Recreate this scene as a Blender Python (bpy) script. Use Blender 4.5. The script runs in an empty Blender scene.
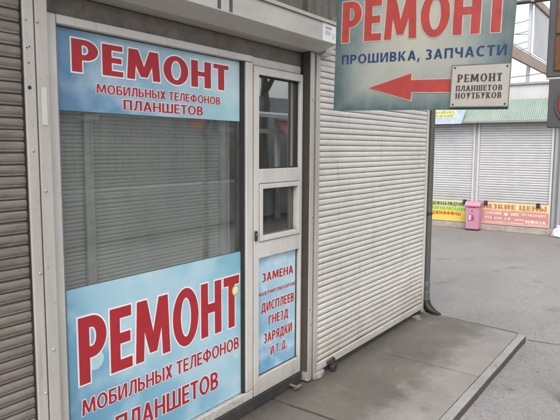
import bpy, math, random
from mathutils import Vector, Matrix
random.seed(11)
R = math.radians
sc = bpy.context.scene
col = sc.collection

# ------------------------------------------------------------------ materials
def mat_new(name):
    m = bpy.data.materials.new(name); m.use_nodes = True
    nt = m.node_tree; nt.nodes.clear()
    out = nt.nodes.new('ShaderNodeOutputMaterial')
    b = nt.nodes.new('ShaderNodeBsdfPrincipled')
    nt.links.new(b.outputs[0], out.inputs[0])
    return m, nt, b, out

def N(nt, t, **kw):
    n = nt.nodes.new(t)
    for k, v in kw.items():
        if hasattr(n, k): setattr(n, k, v)
        else: n.inputs[k.replace('_', ' ')].default_value = v
    return n

def noise(nt, vec, scale=(1, 1, 1), s=1.0, detail=5, rough=.6, loc=(0, 0, 0)):
    mp = nt.nodes.new('ShaderNodeMapping'); mp.inputs['Scale'].default_value = scale
    mp.inputs['Location'].default_value = loc
    nt.links.new(vec, mp.inputs[0])
    n = nt.nodes.new('ShaderNodeTexNoise')
    n.inputs['Scale'].default_value = s; n.inputs['Detail'].default_value = detail
    n.inputs['Roughness'].default_value = rough
    nt.links.new(mp.outputs[0], n.inputs['Vector'])
    return n.outputs[0]

def ramp(nt, fac, stops, interp='LINEAR'):
    r = nt.nodes.new('ShaderNodeValToRGB'); r.color_ramp.interpolation = interp
    e = r.color_ramp.elements
    while len(e) < len(stops): e.new(.5)
    for i, (p, c) in enumerate(stops):
        e[i].position = p
        e[i].color = (c, c, c, 1) if isinstance(c, (int, float)) else (*c, 1)
    nt.links.new(fac, r.inputs[0])
    return r.outputs[0]

def mix(nt, fac, a, b, mode='MIX'):
    n = nt.nodes.new('ShaderNodeMix'); n.data_type = 'RGBA'; n.blend_type = mode
    for sock, v in ((n.inputs[0], fac), (n.inputs[6], a), (n.inputs[7], b)):
        if isinstance(v, (int, float)): sock.default_value = v
        elif isinstance(v, tuple): sock.default_value = (*v, 1)
        else: nt.links.new(v, sock)
    return n.outputs[2]

def math_(nt, op, a, b=0.0):
    n = nt.nodes.new('ShaderNodeMath'); n.operation = op
    for s, v in ((n.inputs[0], a), (n.inputs[1], b)):
        if isinstance(v, (int, float)): s.default_value = v
        else: nt.links.new(v, s)
    return n.outputs[0]

def objco(nt):
    return nt.nodes.new('ShaderNodeTexCoord').outputs['Object']
def posco(nt):
    return nt.nodes.new('ShaderNodeNewGeometry').outputs['Position']
def sep(nt, v):
    n = nt.nodes.new('ShaderNodeSeparateXYZ'); nt.links.new(v, n.inputs[0]); return n.outputs
def bump(nt, b, h, strength=.3, dist=.01):
    n = nt.nodes.new('ShaderNodeBump'); n.inputs['Strength'].default_value = strength
    n.inputs['Distance'].default_value = dist
    nt.links.new(h, n.inputs['Height']); nt.links.new(n.outputs[0], b.inputs['Normal'])

def painted(name, base, dirt=(.16, .13, .10), amount=.35, rough=.45, streak=(5, 5, .55), low=None, metal=0.0, fine=60, bmp=.08, crev=0.0, drip=0.0):
    """paint with blotchy dirt, vertical run marks and fine speckle; low=(z0,z1) adds splash dirt near the ground"""
    m, nt, b, o = mat_new(name)
    v = posco(nt)
    big = ramp(nt, noise(nt, v, (1, 1, 1), 2.3, 6, .65), [(.35, 0.0), (.72, 1.0)])
    st = ramp(nt, noise(nt, v, streak, 3.0, 6, .65), [(.45, 0.0), (.78, 1.0)])
    sp = ramp(nt, noise(nt, v, (1, 1, 1), fine, 3, .7), [(.5, 0.0), (.8, 1.0)])
    f = math_(nt, 'ADD', math_(nt, 'MULTIPLY', big, .45), math_(nt, 'MULTIPLY', st, .55))
    f = math_(nt, 'ADD', f, math_(nt, 'MULTIPLY', sp, .25))
    f = math_(nt, 'MULTIPLY', f, amount)
    if low:
        z = sep(nt, v)[2]
        mr = nt.nodes.new('ShaderNodeMapRange'); nt.links.new(z, mr.inputs[0])
        mr.inputs[1].default_value = low[0]; mr.inputs[2].default_value = low[1]
        mr.inputs[3].default_value = 1; mr.inputs[4].default_value = 0
        lo = math_(nt, 'MULTIPLY', mr.outputs[0], math_(nt, 'ADD', .25, noise(nt, v, (1, 1, 1), 14, 6, .7)))
        f = math_(nt, 'ADD', f, math_(nt, 'MULTIPLY', lo, .65))
    if drip:      # thin dried rain runs
        dr = ramp(nt, noise(nt, v, (26, 26, .45), 2.0, 3, .55, (3, 1, 7)), [(.60, 0.0), (.72, 1.0)])
        f = math_(nt, 'ADD', f, math_(nt, 'MULTIPLY', math_(nt, 'MULTIPLY', dr, big), drip))
        sk = ramp(nt, noise(nt, v, (90, 90, 60), 1.0, 2, .5, (1, 9, 4)), [(.70, 0.0), (.74, 1.0)])
        f = math_(nt, 'ADD', f, math_(nt, 'MULTIPLY', sk, drip * .8))
    if crev:      # occlusion shade painted into seams and corners, tinted like the grime
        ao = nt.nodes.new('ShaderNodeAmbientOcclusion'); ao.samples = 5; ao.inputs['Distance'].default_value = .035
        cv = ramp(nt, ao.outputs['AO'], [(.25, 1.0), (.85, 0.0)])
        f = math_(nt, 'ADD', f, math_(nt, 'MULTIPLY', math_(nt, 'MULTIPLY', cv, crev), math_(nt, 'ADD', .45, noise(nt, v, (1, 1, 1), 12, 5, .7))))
    n = nt.nodes.new('ShaderNodeClamp'); nt.links.new(f, n.inputs[0])
    c = mix(nt, n.outputs[0], base, dirt)
    nt.links.new(c, b.inputs['Base Color'])
    nt.links.new(ramp(nt, big, [(0, rough - .06), (1, rough + .15)]), b.inputs['Roughness'])
    b.inputs['Metallic'].default_value = metal
    if bmp: bump(nt, b, noise(nt, v, (1, 1, 1), 35, 4, .6), bmp, .004)
    return m

def plain(name, c, rough=.5, metal=0.0, var=.12):
    m, nt, b, o = mat_new(name)
    v = posco(nt)
    f = noise(nt, v, (1, 1, 1), 17, 4, .6)
    d = tuple(x * (1 - var * 1.6) for x in c); l = tuple(min(1, x * (1 + var)) for x in c)
    nt.links.new(mix(nt, ramp(nt, f, [(.3, 0.0), (.7, 1.0)]), d, l), b.inputs['Base Color'])
    b.inputs['Roughness'].default_value = rough; b.inputs['Metallic'].default_value = metal
    return m

M = {}
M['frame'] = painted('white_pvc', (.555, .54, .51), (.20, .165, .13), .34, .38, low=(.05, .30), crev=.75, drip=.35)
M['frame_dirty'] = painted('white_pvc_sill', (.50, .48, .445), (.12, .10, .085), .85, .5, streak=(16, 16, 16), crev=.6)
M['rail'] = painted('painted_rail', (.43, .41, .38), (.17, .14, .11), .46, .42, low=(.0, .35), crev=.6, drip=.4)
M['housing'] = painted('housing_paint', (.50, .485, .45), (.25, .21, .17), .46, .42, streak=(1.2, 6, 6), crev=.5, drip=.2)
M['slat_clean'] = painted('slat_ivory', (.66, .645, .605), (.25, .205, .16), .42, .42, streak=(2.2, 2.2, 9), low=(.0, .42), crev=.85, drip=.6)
M['slat_groove'] = painted('slat_groove_ivory', (.25, .235, .21), (.12, .10, .08), .5, .7)  # darker ivory, paints crevice shade into the slat grooves
M['slat_dirty'] = painted('slat_grimy', (.20, .174, .150), (.058, .044, .034), 1.0, .55, streak=(2.2, 2.2, 16), fine=45)
M['groove_dirty_shade'] = painted('groove_grimy_shade', (.085, .072, .062), (.03, .025, .02), .6, .8)  # grime and painted crevice shade together in the groove colour
M['slat_white'] = painted('slat_white', (.50, .505, .52), (.30, .285, .27), .55, .4, streak=(2, 1.2, 8), low=(.4, .9))
M['groove_white'] = plain('groove_grey', (.24, .24, .245), .7)
M['slat_in'] = painted('inner_slat_grey', (.52, .52, .495), (.30, .29, .27), .4, .5, streak=(2, 2, 8))
M['groove_in'] = plain('inner_groove', (.36, .36, .34), .7)
M['facade'] = painted('stained_fascia', (.30, .285, .255), (.07, .06, .05), .95, .8, streak=(5, 5, .6), bmp=.3)
M['lintel'] = painted('grimy_lintel', (.20, .18, .155), (.05, .042, .035), .9, .8, streak=(4, 4, 4), bmp=.3)
M['plinth'] = painted('black_plinth', (.022, .021, .020), (.09, .08, .07), .5, .7, bmp=.3)
M['gasket'] = plain('rubber_gasket', (.02, .02, .02), .6)
M['dark'] = plain('dark_metal', (.035, .035, .036), .5, .2)
M['inside'] = painted('interior_wall', (.13, .125, .115), (.06, .055, .05), .5, .8)
M['steel'] = plain('bare_steel', (.42, .41, .40), .35, .8)
M['screw'] = plain('dull_screw', (.40, .385, .36), .5, .2)
M['pipe'] = painted('pipe_paint', (.085, .095, .09), (.20, .18, .15), .35, .42, metal=.25, low=(-.05, .16))
M['pipe_shoe'] = plain('pipe_shoe_paint', (.016, .016, .015), .5, .2, .3)
M['kwhite'] = painted('kiosk_white', (.52, .52, .52), (.30, .28, .25), .5, .5)
M['kgrey'] = painted('kiosk_grey_post', (.30, .315, .33), (.17, .16, .15), .45, .45)
M['kbase'] = painted('kiosk_base', (.40, .355, .30), (.14, .11, .085), .8, .85, streak=(4, 3, 3), bmp=.3)
M['awning'] = painted('pale_green_sheet', (.20, .275, .245), (.37, .37, .335), .85, .6, streak=(2, 14, .35), crev=.0)
M['sign_blue'] = plain('pale_blue_panel', (.42, .50, .58), .5)
M['cap_grey'] = plain('cap_grey', (.30, .29, .28), .6)
M['red'] = plain('print_red', (.36, .018, .028), .42, 0, .06)
M['white_ink'] = plain('print_white', (.75, .76, .77), .45, 0, .03)
M['blue_ink'] = plain('print_blue', (.014, .036, .105), .45, 0, .08)
M['red_faded'] = plain('print_faded_red', (.32, .038, .032), .5, 0, .10)
M['black_ink'] = plain('print_black', (.035, .03, .03), .5)
M['grey_ink'] = plain('print_grey', (.30, .29, .29), .6)
M['orange_ink'] = plain('print_orange', (.46, .17, .06), .5)
M['green_ink'] = plain('print_green', (.16, .42, .05), .5)
M['redbrown_ink'] = plain('print_red_brown', (.52, .10, .03), .5)
M['darkolive_ink'] = plain('print_dark_olive', (.10, .10, .06), .5)
M['olive_ink'] = plain('print_olive', (.36, .36, .10), .5)
M['pink'] = painted('pink_plastic', (.46, .225, .315), (.32, .16, .21), .35, .38)
M['pink_dark'] = plain('dark_pink', (.30, .05, .12), .5)
M['smalls'] = painted('small_sign_paper', (.365, .345, .315), (.24, .21, .17), .45, .5)
M['box_grey'] = painted('box_grey_metal', (.060, .059, .059), (.15, .145, .14), .3, .45)
M['box_brown'] = plain('box_brown_panel', (.15, .052, .018), .4, 0, .2)
M['box_dark'] = plain('box_dark_panel', (.050, .048, .048), .45)
M['box_red'] = plain('box_red', (.22, .02, .02), .45)
M['rust'] = painted('rusty_beam', (.34, .285, .24), (.20, .12, .07), .85, .8, streak=(3, 3, 3))
M['hoard'] = painted('hoarding_white', (.46, .475, .51), (.36, .37, .40), .6, .7)
M['galv'] = plain('galvanised', (.50, .51, .52), .5, .3)
M['cable'] = plain('cable_black', (.05, .05, .05), .6)
M['sticker'] = plain('sticker_paper', (.80, .80, .79), .5, 0, .05)
M['yellow_green'] = plain('sticker_yellow_green', (.50, .55, .12), .5, 0, .2)
M['bubble'] = plain('print_bubble', (.42, .57, .64), .45, 0, .06)
M['bag'] = plain('white_polythene', (.62, .66, .70), .35, 0, .15)
M['canopy'] = painted('canopy_metal', (.22, .21, .20), (.1, .09, .08), .6, .7)
M['stall_dark'] = painted('stall_dark', (.34, .355, .36), (.10, .095, .09), .6, .7)
M['stall_red'] = plain('stall_red_cloth', (.40, .13, .14), .7)
M['bark'] = plain('bark', (.06, .05, .042), .9)
M['grit'] = plain('grit', (.17, .16, .15), .9, 0, .4)

def printed(name, stops, nscale, cloud, cloudmix, diag=(.8, 0, .5), offs=0.0, rough=.34, grime=.25):
    """a printed vinyl: colour blend along a slanted axis with soft pale clouds"""
    m, nt, b, o = mat_new(name)
    v = posco(nt); x, y, z = sep(nt, v)
    t = math_(nt, 'ADD', math_(nt, 'MULTIPLY', x, diag[0]), math_(nt, 'MULTIPLY', z, diag[2]))
    t = math_(nt, 'ADD', t, math_(nt, 'MULTIPLY', y, diag[1]))
    t = math_(nt, 'ADD', t, offs)
    t = math_(nt, 'ADD', t, math_(nt, 'MULTIPLY', math_(nt, 'SUBTRACT', noise(nt, v, (1, 1, 1), nscale, 2, .5), .5), .55))
    c = ramp(nt, t, stops)
    cl = ramp(nt, noise(nt, v, (1, 1, 1.3), nscale * 1.7, 3, .5, (3.1, 1.7, 5.2)), [(.48, 0.0), (.75, 1.0)])
    c = mix(nt, math_(nt, 'MULTIPLY', cl, cloudmix), c, cloud)
    g = ramp(nt, noise(nt, v, (1, 1, 1), 9, 7, .75, (7, 2, 1)), [(.5, 0.0), (.8, 1.0)])
    c = mix(nt, math_(nt, 'MULTIPLY', g, grime), c, (.28, .27, .24))
    nt.links.new(c, b.inputs['Base Color'])
    nt.links.new(ramp(nt, g, [(0, rough), (1, rough + .25)]), b.inputs['Roughness'])
    b.inputs['Specular IOR Level'].default_value = .4
    b.inputs['Coat Weight'].default_value = .35; b.inputs['Coat Roughness'].default_value = .10
    bump(nt, b, noise(nt, v, (1, 1, 1), 5, 3, .5), .12, .012)
    return m
# X runs 1.43..2.64 on the window signs
M['print_top'] = printed('vinyl_top', [(.0, (.085, .20, .33)), (.22, (.125, .27, .40)), (.5, (.27, .44, .53)), (.8, (.30, .49, .55)), (1.0, (.46, .61, .65))], 2.4, (.62, .72, .76), .45, (.80, 0, .15), -1.42)
M['print_low'] = printed('vinyl_low', [(.0, (.10, .25, .39)), (.3, (.17, .37, .50)), (.55, (.36, .54, .63)), (.8, (.30, .50, .60)), (1.0, (.20, .41, .52))], 2.6, (.52, .64, .69), .60, (.62, 0, .55), -1.10, grime=.12)
M['print_door'] = printed('vinyl_door', [(.0, (.14, .33, .52)), (.3, (.26, .46, .60)), (.65, (.38, .57, .66)), (1.0, (.26, .48, .58))], 4.5, (.62, .73, .80), .75, (.8, 0, .8), -2.5, grime=.12)

def hang_mat():
    m, nt, b, o = mat_new('painted_hanging_sheet')
    tc = nt.nodes.new('ShaderNodeTexCoord'); v = tc.outputs['Object']
    x, y, z = sep(nt, v)
    # distance from the edges of the board, softened by noise: teal rim, cream middle
    n1 = noise(nt, v, (1, 1, 1), 2.6, 5, .6)
    ex = math_(nt, 'ABSOLUTE', math_(nt, 'DIVIDE', x, .57))
    ez = math_(nt, 'ABSOLUTE', math_(nt, 'DIVIDE', math_(nt, 'SUBTRACT', z, .46), .47))
    e = math_(nt, 'MAXIMUM', math_(nt, 'POWER', ex, 1.6), math_(nt, 'POWER', ez, 1.8))
    e = math_(nt, 'ADD', math_(nt, 'MULTIPLY', e, .62), math_(nt, 'MULTIPLY', n1, .62))
    c = ramp(nt, e, [(.30, (.335, .335, .285)), (.52, (.26, .275, .25)), (.70, (.135, .175, .172)), (.92, (.045, .082, .090))])
    g = ramp(nt, noise(nt, v, (6, 6, .8), 2.5, 6, .7), [(.5, 0.0), (.8, 1.0)])
    c = mix(nt, math_(nt, 'MULTIPLY', g, .30), c, (.30, .27, .21))
    sp = ramp(nt, noise(nt, v, (1, 1, 1), 40, 4, .7), [(.62, 0.0), (.75, 1.0)])
    c = mix(nt, math_(nt, 'MULTIPLY', sp, .25), c, (.12, .13, .12))
    nt.links.new(c, b.inputs['Base Color']); b.inputs['Roughness'].default_value = .5
    bump(nt, b, noise(nt, v, (1, 1, 1), 6, 4, .5), .15, .01)
    return m
M['hang'] = hang_mat()

def yellow_board(name, stops):
    m, nt, b, o = mat_new(name)
    v = posco(nt); z = sep(nt, v)[2]
    t = math_(nt, 'ADD', z, math_(nt, 'MULTIPLY', math_(nt, 'SUBTRACT', noise(nt, v, (1, 1, 1), 5, 4, .6), .5), .05))
    c = ramp(nt, math_(nt, 'MULTIPLY', t, 1.9), stops)
    g = ramp(nt, noise(nt, v, (1, 1, 1), 8, 6, .7), [(.5, 0.0), (.8, 1.0)])
    c = mix(nt, math_(nt, 'MULTIPLY', g, .25), c, (.55, .50, .44))
    nt.links.new(c, b.inputs['Base Color']); b.inputs['Roughness'].default_value = .5
    return m
M['yb'] = yellow_board('yellow_board', [(.08, (.55, .47, .22)), (.2, (.64, .49, .06)), (.45, (.62, .54, .11)), (.70, (.50, .52, .20)), (.85, (.54, .54, .36))])
M['rb'] = yellow_board('faded_red_board', [(.06, (.56, .33, .31)), (.3, (.47, .19, .17)), (.55, (.50, .22, .18)), (.645, (.52, .25, .20)), (.67, (.64, .51, .28)), (.95, (.62, .54, .34))])
M['pale_yellow'] = plain('pale_yellow_print', (.56, .57, .33), .5)

def glass_mat(name, refl_lo, refl_hi, tint):
    m, nt, b, o = mat_new(name); nt.nodes.remove(b)
    tr = nt.nodes.new('ShaderNodeBsdfTransparent'); tr.inputs[0].default_value = (*tint, 1)
    gl = nt.nodes.new('ShaderNodeBsdfGlossy'); gl.inputs['Roughness'].default_value = .015
    gl.inputs[0].default_value = (.95, .97, .97, 1)
    df = nt.nodes.new('ShaderNodeBsdfDiffuse'); df.inputs[0].default_value = (.55, .54, .50, 1)
    fr = nt.nodes.new('ShaderNodeFresnel'); fr.inputs[0].default_value = 1.5
    mr = nt.nodes.new('ShaderNodeMapRange'); nt.links.new(fr.outputs[0], mr.inputs[0])
    mr.inputs[1].default_value = .03; mr.inputs[2].default_value = .6
    mr.inputs[3].default_value = refl_lo; mr.inputs[4].default_value = refl_hi
    ms = nt.nodes.new('ShaderNodeMixShader'); nt.links.new(mr.outputs[0], ms.inputs[0])
    nt.links.new(tr.outputs[0], ms.inputs[1]); nt.links.new(gl.outputs[0], ms.inputs[2])
    v = posco(nt)
    dust = ramp(nt, noise(nt, v, (3, 3, .8), 3.0, 6, .7), [(.4, .02), (.8, .09)])
    m2 = nt.nodes.new('ShaderNodeMixShader'); nt.links.new(dust, m2.inputs[0])
    nt.links.new(ms.outputs[0], m2.inputs[1]); nt.links.new(df.outputs[0], m2.inputs[2])
    bp = nt.nodes.new('ShaderNodeBump'); bp.inputs['Strength'].default_value = .05; bp.inputs['Distance'].default_value = .01
    nt.links.new(noise(nt, v, (1, 1, 1), 2.2, 2, .5), bp.inputs['Height'])
    nt.links.new(bp.outputs[0], gl.inputs['Normal'])
    nt.links.new(m2.outputs[0], o.inputs[0])
    return m
M['glass'] = glass_mat('window_glass', .04, .45, (.86, .88, .875))
M['glass_vent'] = glass_mat('vent_glass', .10, .5, (.50, .53, .51))
M['glass_door'] = glass_mat('door_glass', .36, .8, (.55, .58, .57))

def asphalt():
    m, nt, b, o = mat_new('asphalt')
    v = posco(nt); x, y, z = sep(nt, v)
    big = ramp(nt, noise(nt, v, (.55, 1, 1), .75, 6, .62), [(.32, 0.0), (.70, 1.0)])
    c = mix(nt, big, (.225, .215, .215), (.315, .301, .299))
    pale = ramp(nt, noise(nt, v, (.5, 1.6, 1), 1.3, 7, .7, (4, 9, 0)), [(.50, 0.0), (.72, 1.0)])
    c = mix(nt, math_(nt, 'MULTIPLY', pale, .35), c, (.43, .41, .40))
    # damp brownish zone towards the far kiosk
    mr = nt.nodes.new('ShaderNodeMapRange'); mr.interpolation_type = 'SMOOTHSTEP'
    nt.links.new(math_(nt, 'ADD', x, math_(nt, 'MULTIPLY', math_(nt, 'SUBTRACT', noise(nt, v, (.6, 1, 1), 1.0, 6, .65), .5), 5.0)), mr.inputs[0])
    mr.inputs[1].default_value = 8.0; mr.inputs[2].default_value = 12.8
    c = mix(nt, math_(nt, 'MULTIPLY', mr.outputs[0], .7), c, (.165, .145, .132))
    sp = noise(nt, v, (1, 1, 1), 190, 3, .75)
    c = mix(nt, ramp(nt, sp, [(.36, .75), (.50, 0.0)]), c, (.10, .094, .092))
    c = mix(nt, ramp(nt, sp, [(.54, 0.0), (.68, .65)]), c, (.48, .46, .45))
    mid = ramp(nt, noise(nt, v, (1, 1, 1), 26, 5, .7), [(.42, .35), (.62, 0.0)])
    c = mix(nt, mid, c, (.15, .14, .138))
    oil = ramp(nt, noise(nt, v, (1, 1, 1), 1.9, 6, .6, (11, 4, 0)), [(.60, 0.0), (.69, .5)])
    c = mix(nt, oil, c, (.13, .12, .115))
    gum = nt.nodes.new('ShaderNodeTexVoronoi'); gum.inputs['Scale'].default_value = 2.6; nt.links.new(v, gum.inputs['Vector'])
    c = mix(nt, ramp(nt, gum.outputs['Distance'], [(.035, .6), (.055, 0.0)]), c, (.085, .08, .078))
    # thin crack lines
    vo = nt.nodes.new('ShaderNodeTexVoronoi'); vo.feature = 'DISTANCE_TO_EDGE'; vo.inputs['Scale'].default_value = .55
    wob = nt.nodes.new('ShaderNodeMix'); wob.data_type = 'VECTOR'; wob.inputs[0].default_value = .12
    nz = nt.nodes.new('ShaderNodeTexNoise'); nz.inputs['Scale'].default_value = 3.0; nz.inputs['Detail'].default_value = 6
    nt.links.new(v, nz.inputs['Vector']); nt.links.new(v, wob.inputs[4]); nt.links.new(nz.outputs['Color'], wob.inputs[5])
    nt.links.new(wob.outputs[1], vo.inputs['Vector'])
    cr = ramp(nt, vo.outputs['Distance'], [(.0, 1.0), (.006, 0.0)])
    gate = ramp(nt, noise(nt, v, (1, 1, 1), .9, 3, .5, (8, 1, 0)), [(.52, 0.0), (.62, .55)])
    c = mix(nt, math_(nt, 'MULTIPLY', cr, gate), c, (.07, .065, .06))
    nt.links.new(c, b.inputs['Base Color'])
    nt.links.new(ramp(nt, big, [(0, .72), (1, .9)]), b.inputs['Roughness'])
    bump(nt, b, sp, .55, .006)
    return m
M['asphalt'] = asphalt()

def concrete(name, dry, damp, edge):
    m, nt, b, o = mat_new(name)
    v = posco(nt); x, y, z = sep(nt, v)
    big = ramp(nt, noise(nt, v, (1, 1, 1), 2.2, 7, .65), [(.3, 0.0), (.72, 1.0)])
    c = mix(nt, big, tuple(k * .78 for k in dry), tuple(k * 1.18 for k in dry))
    pit = ramp(nt, noise(nt, v, (1, 1, 1), 52, 4, .7, (3, 3, 3)), [(.60, 0.0), (.70, .55)])
    c = mix(nt, pit, c, (.10, .088, .075))
    # damp, trodden zone beside the wall, ragged edge about half way to the kerb
    t = math_(nt, 'ADD', y, math_(nt, 'MULTIPLY', math_(nt, 'SUBTRACT', noise(nt, v, (1, 1, 1), 4.0, 10, .78, (2, 5, 0)), .5), .80))
    mr = nt.nodes.new('ShaderNodeMapRange'); mr.interpolation_type = 'SMOOTHSTEP'; nt.links.new(t, mr.inputs[0])
    mr.inputs[1].default_value = edge - .16; mr.inputs[2].default_value = edge + .14
    c = mix(nt, math_(nt, 'MULTIPLY', mr.outputs[0], .84), c, mix(nt, big, tuple(k * .68 for k in damp), tuple(k * 1.2 for k in damp)))
    # pale scuffs
    sc_ = ramp(nt, noise(nt, v, (1, 1.5, 1), 4.2, 8, .75, (1, 8, 3)), [(.56, 0.0), (.74, .55)])
    c = mix(nt, sc_, c, (.33, .29, .245))
    dk = ramp(nt, noise(nt, v, (1, 1, 1), 6.5, 8, .75, (5, 2, 3)), [(.60, 0.0), (.74, .65)])
    c = mix(nt, dk, c, (.085, .07, .06))
    sp = noise(nt, v, (1, 1, 1), 120, 4, .75)
    c = mix(nt, ramp(nt, sp, [(.35, .4), (.48, 0.0)]), c, (.10, .09, .08))
    c = mix(nt, ramp(nt, sp, [(.60, 0.0), (.72, .35)]), c, (.46, .43, .40))
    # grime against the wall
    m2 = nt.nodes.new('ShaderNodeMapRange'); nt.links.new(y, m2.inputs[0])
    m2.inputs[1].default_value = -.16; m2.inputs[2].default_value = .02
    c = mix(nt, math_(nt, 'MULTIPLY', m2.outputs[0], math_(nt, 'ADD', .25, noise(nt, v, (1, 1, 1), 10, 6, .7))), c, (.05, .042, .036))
    m3 = nt.nodes.new('ShaderNodeMapRange'); nt.links.new(z, m3.inputs[0])  # shade painted onto the vertical riser below the top edge
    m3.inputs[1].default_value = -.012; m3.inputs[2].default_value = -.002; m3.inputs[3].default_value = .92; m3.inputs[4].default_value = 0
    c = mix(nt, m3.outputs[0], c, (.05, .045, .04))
    nt.links.new(c, b.inputs['Base Color'])
    nt.links.new(ramp(nt, mr.outputs[0], [(0, .88), (1, .62)]), b.inputs['Roughness'])
    bump(nt, b, math_(nt, 'ADD', noise(nt, v, (1, 1, 1), 18, 8, .7), math_(nt, 'MULTIPLY', sp, .4)), .6, .012)
    return m
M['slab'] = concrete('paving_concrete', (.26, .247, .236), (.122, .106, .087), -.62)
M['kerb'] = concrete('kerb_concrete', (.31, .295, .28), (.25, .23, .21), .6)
M['joint'] = plain('joint_dirt', (.06, .05, .043), .9, 0, .3)

# ------------------------------------------------------------------ mesh builder
class MB:
    def __init__(s): s.v = []; s.f = []; s.mi = []; s.cur = 0
    def _add(s, vs, fs, mi=None):
        n = len(s.v); s.v += [tuple(p) for p in vs]
        for f in fs: s.f.append([n + i for i in f]); s.mi.append(s.cur if mi is None else mi)
        return s
    def box(s, x0, x1, y0, y1, z0, z1, mi=None):
        x0, x1 = sorted((x0, x1)); y0, y1 = sorted((y0, y1)); z0, z1 = sorted((z0, z1))
        vs = [(x, y, z) for z in (z0, z1) for y in (y0, y1) for x in (x0, x1)]
        return s._add(vs, [(0, 2, 3, 1), (4, 5, 7, 6), (0, 1, 5, 4), (2, 6, 7, 3), (0, 4, 6, 2), (1, 3, 7, 5)], mi)
    def prism(s, pts, a0, a1, axis='z', mi=None):
        """pts: 2-D outline; extruded along axis from a0 to a1"""
        def P(p, a):
            return {'z': (p[0], p[1], a), 'x': (a, p[0], p[1]), 'y': (p[0], a, p[1])}[axis]
        n = len(pts); vs = [P(p, a0) for p in pts] + [P(p, a1) for p in pts]
        fs = [tuple(range(n))[::-1], tuple(range(n, 2 * n))] + [(i, (i + 1) % n, n + (i + 1) % n, n + i) for i in range(n)]
        return s._add(vs, fs, mi)
    def poly(s, pts, mi=None): return s._add(pts, [tuple(range(len(pts)))], mi)
    def tube(s, pts, r, n=14, cap=True, mi=None):
        pts = [Vector(p) for p in pts]; rs = r if isinstance(r, (list, tuple)) else [r] * len(pts)
        vs = []; prev = None
        for i, p in enumerate(pts):
            d = ((pts[i + 1] if i + 1 < len(pts) else p) - (pts[i - 1] if i else p)).normalized()
            if prev is None:
                a = d.cross(Vector((0, 0, 1)))
                if a.length < .1: a = d.cross(Vector((0, 1, 0)))
                a.normalize()
            else: a = (prev - d * prev.dot(d)).normalized()
            prev = a; bq = d.cross(a)
            for k in range(n):
                t = 2 * math.pi * k / n
                vs.append(p + a * (math.cos(t) * rs[i]) + bq * (math.sin(t) * rs[i]))
        fs = []
        for i in range(len(pts) - 1):
            for k in range(n):
                fs.append((i * n + k, i * n + (k + 1) % n, (i + 1) * n + (k + 1) % n, (i + 1) * n + k))
        if cap: fs += [tuple(range(n))[::-1], tuple(range((len(pts) - 1) * n, len(pts) * n))]
        return s._add(vs, fs, mi)
    def disc(s, c, r, axis='y', h=.002, n=20, mi=None, sgn=-1):
        e = {'y': Vector((0, sgn, 0)), 'x': Vector((sgn, 0, 0)), 'z': Vector((0, 0, 1))}[axis]
        return s.tube([Vector(c), Vector(c) + e * h], r, n, True, mi)
    def dome(s, c, r, h, axis='y', n=10):
        e = {'y': Vector((0, -1, 0)), 'x': Vector((-1, 0, 0))}[axis]
        c = Vector(c)
        return s.tube([c, c + e * h * .5, c + e * h * .85, c + e * h], [r, r * .87, r * .5, r * .12], n)
    def build(s, name, mats, parent=None, bev=0, smooth=False, origin=None):
        if not isinstance(mats, (list, tuple)): mats = [mats]
        if parent is not None:
            org = WORLD[parent.name]
        elif origin is not None: org = Vector(origin)
        else:
            xs = [p[0] for p in s.v]; ys = [p[1] for p in s.v]; zs = [p[2] for p in s.v]
            org = Vector(((min(xs) + max(xs)) / 2, (min(ys) + max(ys)) / 2, min(zs)))
        me = bpy.data.meshes.new(name)
        me.from_pydata([Vector(p) - org for p in s.v], [], s.f)
        for m in mats: me.materials.append(m)
        me.polygons.foreach_set('material_index', s.mi)
        me.validate(); me.update()
        import bmesh
        bm = bmesh.new(); bm.from_mesh(me); bmesh.ops.recalc_face_normals(bm, faces=bm.faces); bm.to_mesh(me); bm.free()
        o = bpy.data.objects.new(name, me); col.objects.link(o)
        if parent is not None: o.parent = parent
        else: o.location = org
        WORLD[o.name] = org
        if smooth:
            for p in me.polygons: p.use_smooth = True
            es = o.modifiers.new('es', 'EDGE_SPLIT'); es.split_angle = R(38)
        if bev:
            b = o.modifiers.new('bevel', 'BEVEL'); b.width = bev; b.segments = 2; b.limit_method = 'ANGLE'; b.angle_limit = R(40)
        return o
WORLD = {}

def tag(o, label, cat, group=None):
    o['label'] = label; o['category'] = cat
    if group: o['group'] = group
    return o
def struct(o): o['kind'] = 'structure'; return o
def thing(name, loc, label, cat, group=None):
    o = bpy.data.objects.new(name, None); col.objects.link(o); o.location = loc
    o.empty_display_size = .1
    WORLD[o.name] = Vector(loc)
    return tag(o, label, cat, group)
def copy_part(src, parent, delta):
    c = src.copy(); col.objects.link(c); c.parent = parent
    c.location = Vector(src.location) + Vector(delta); WORLD[c.name] = WORLD[src.name]
    return c

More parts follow.
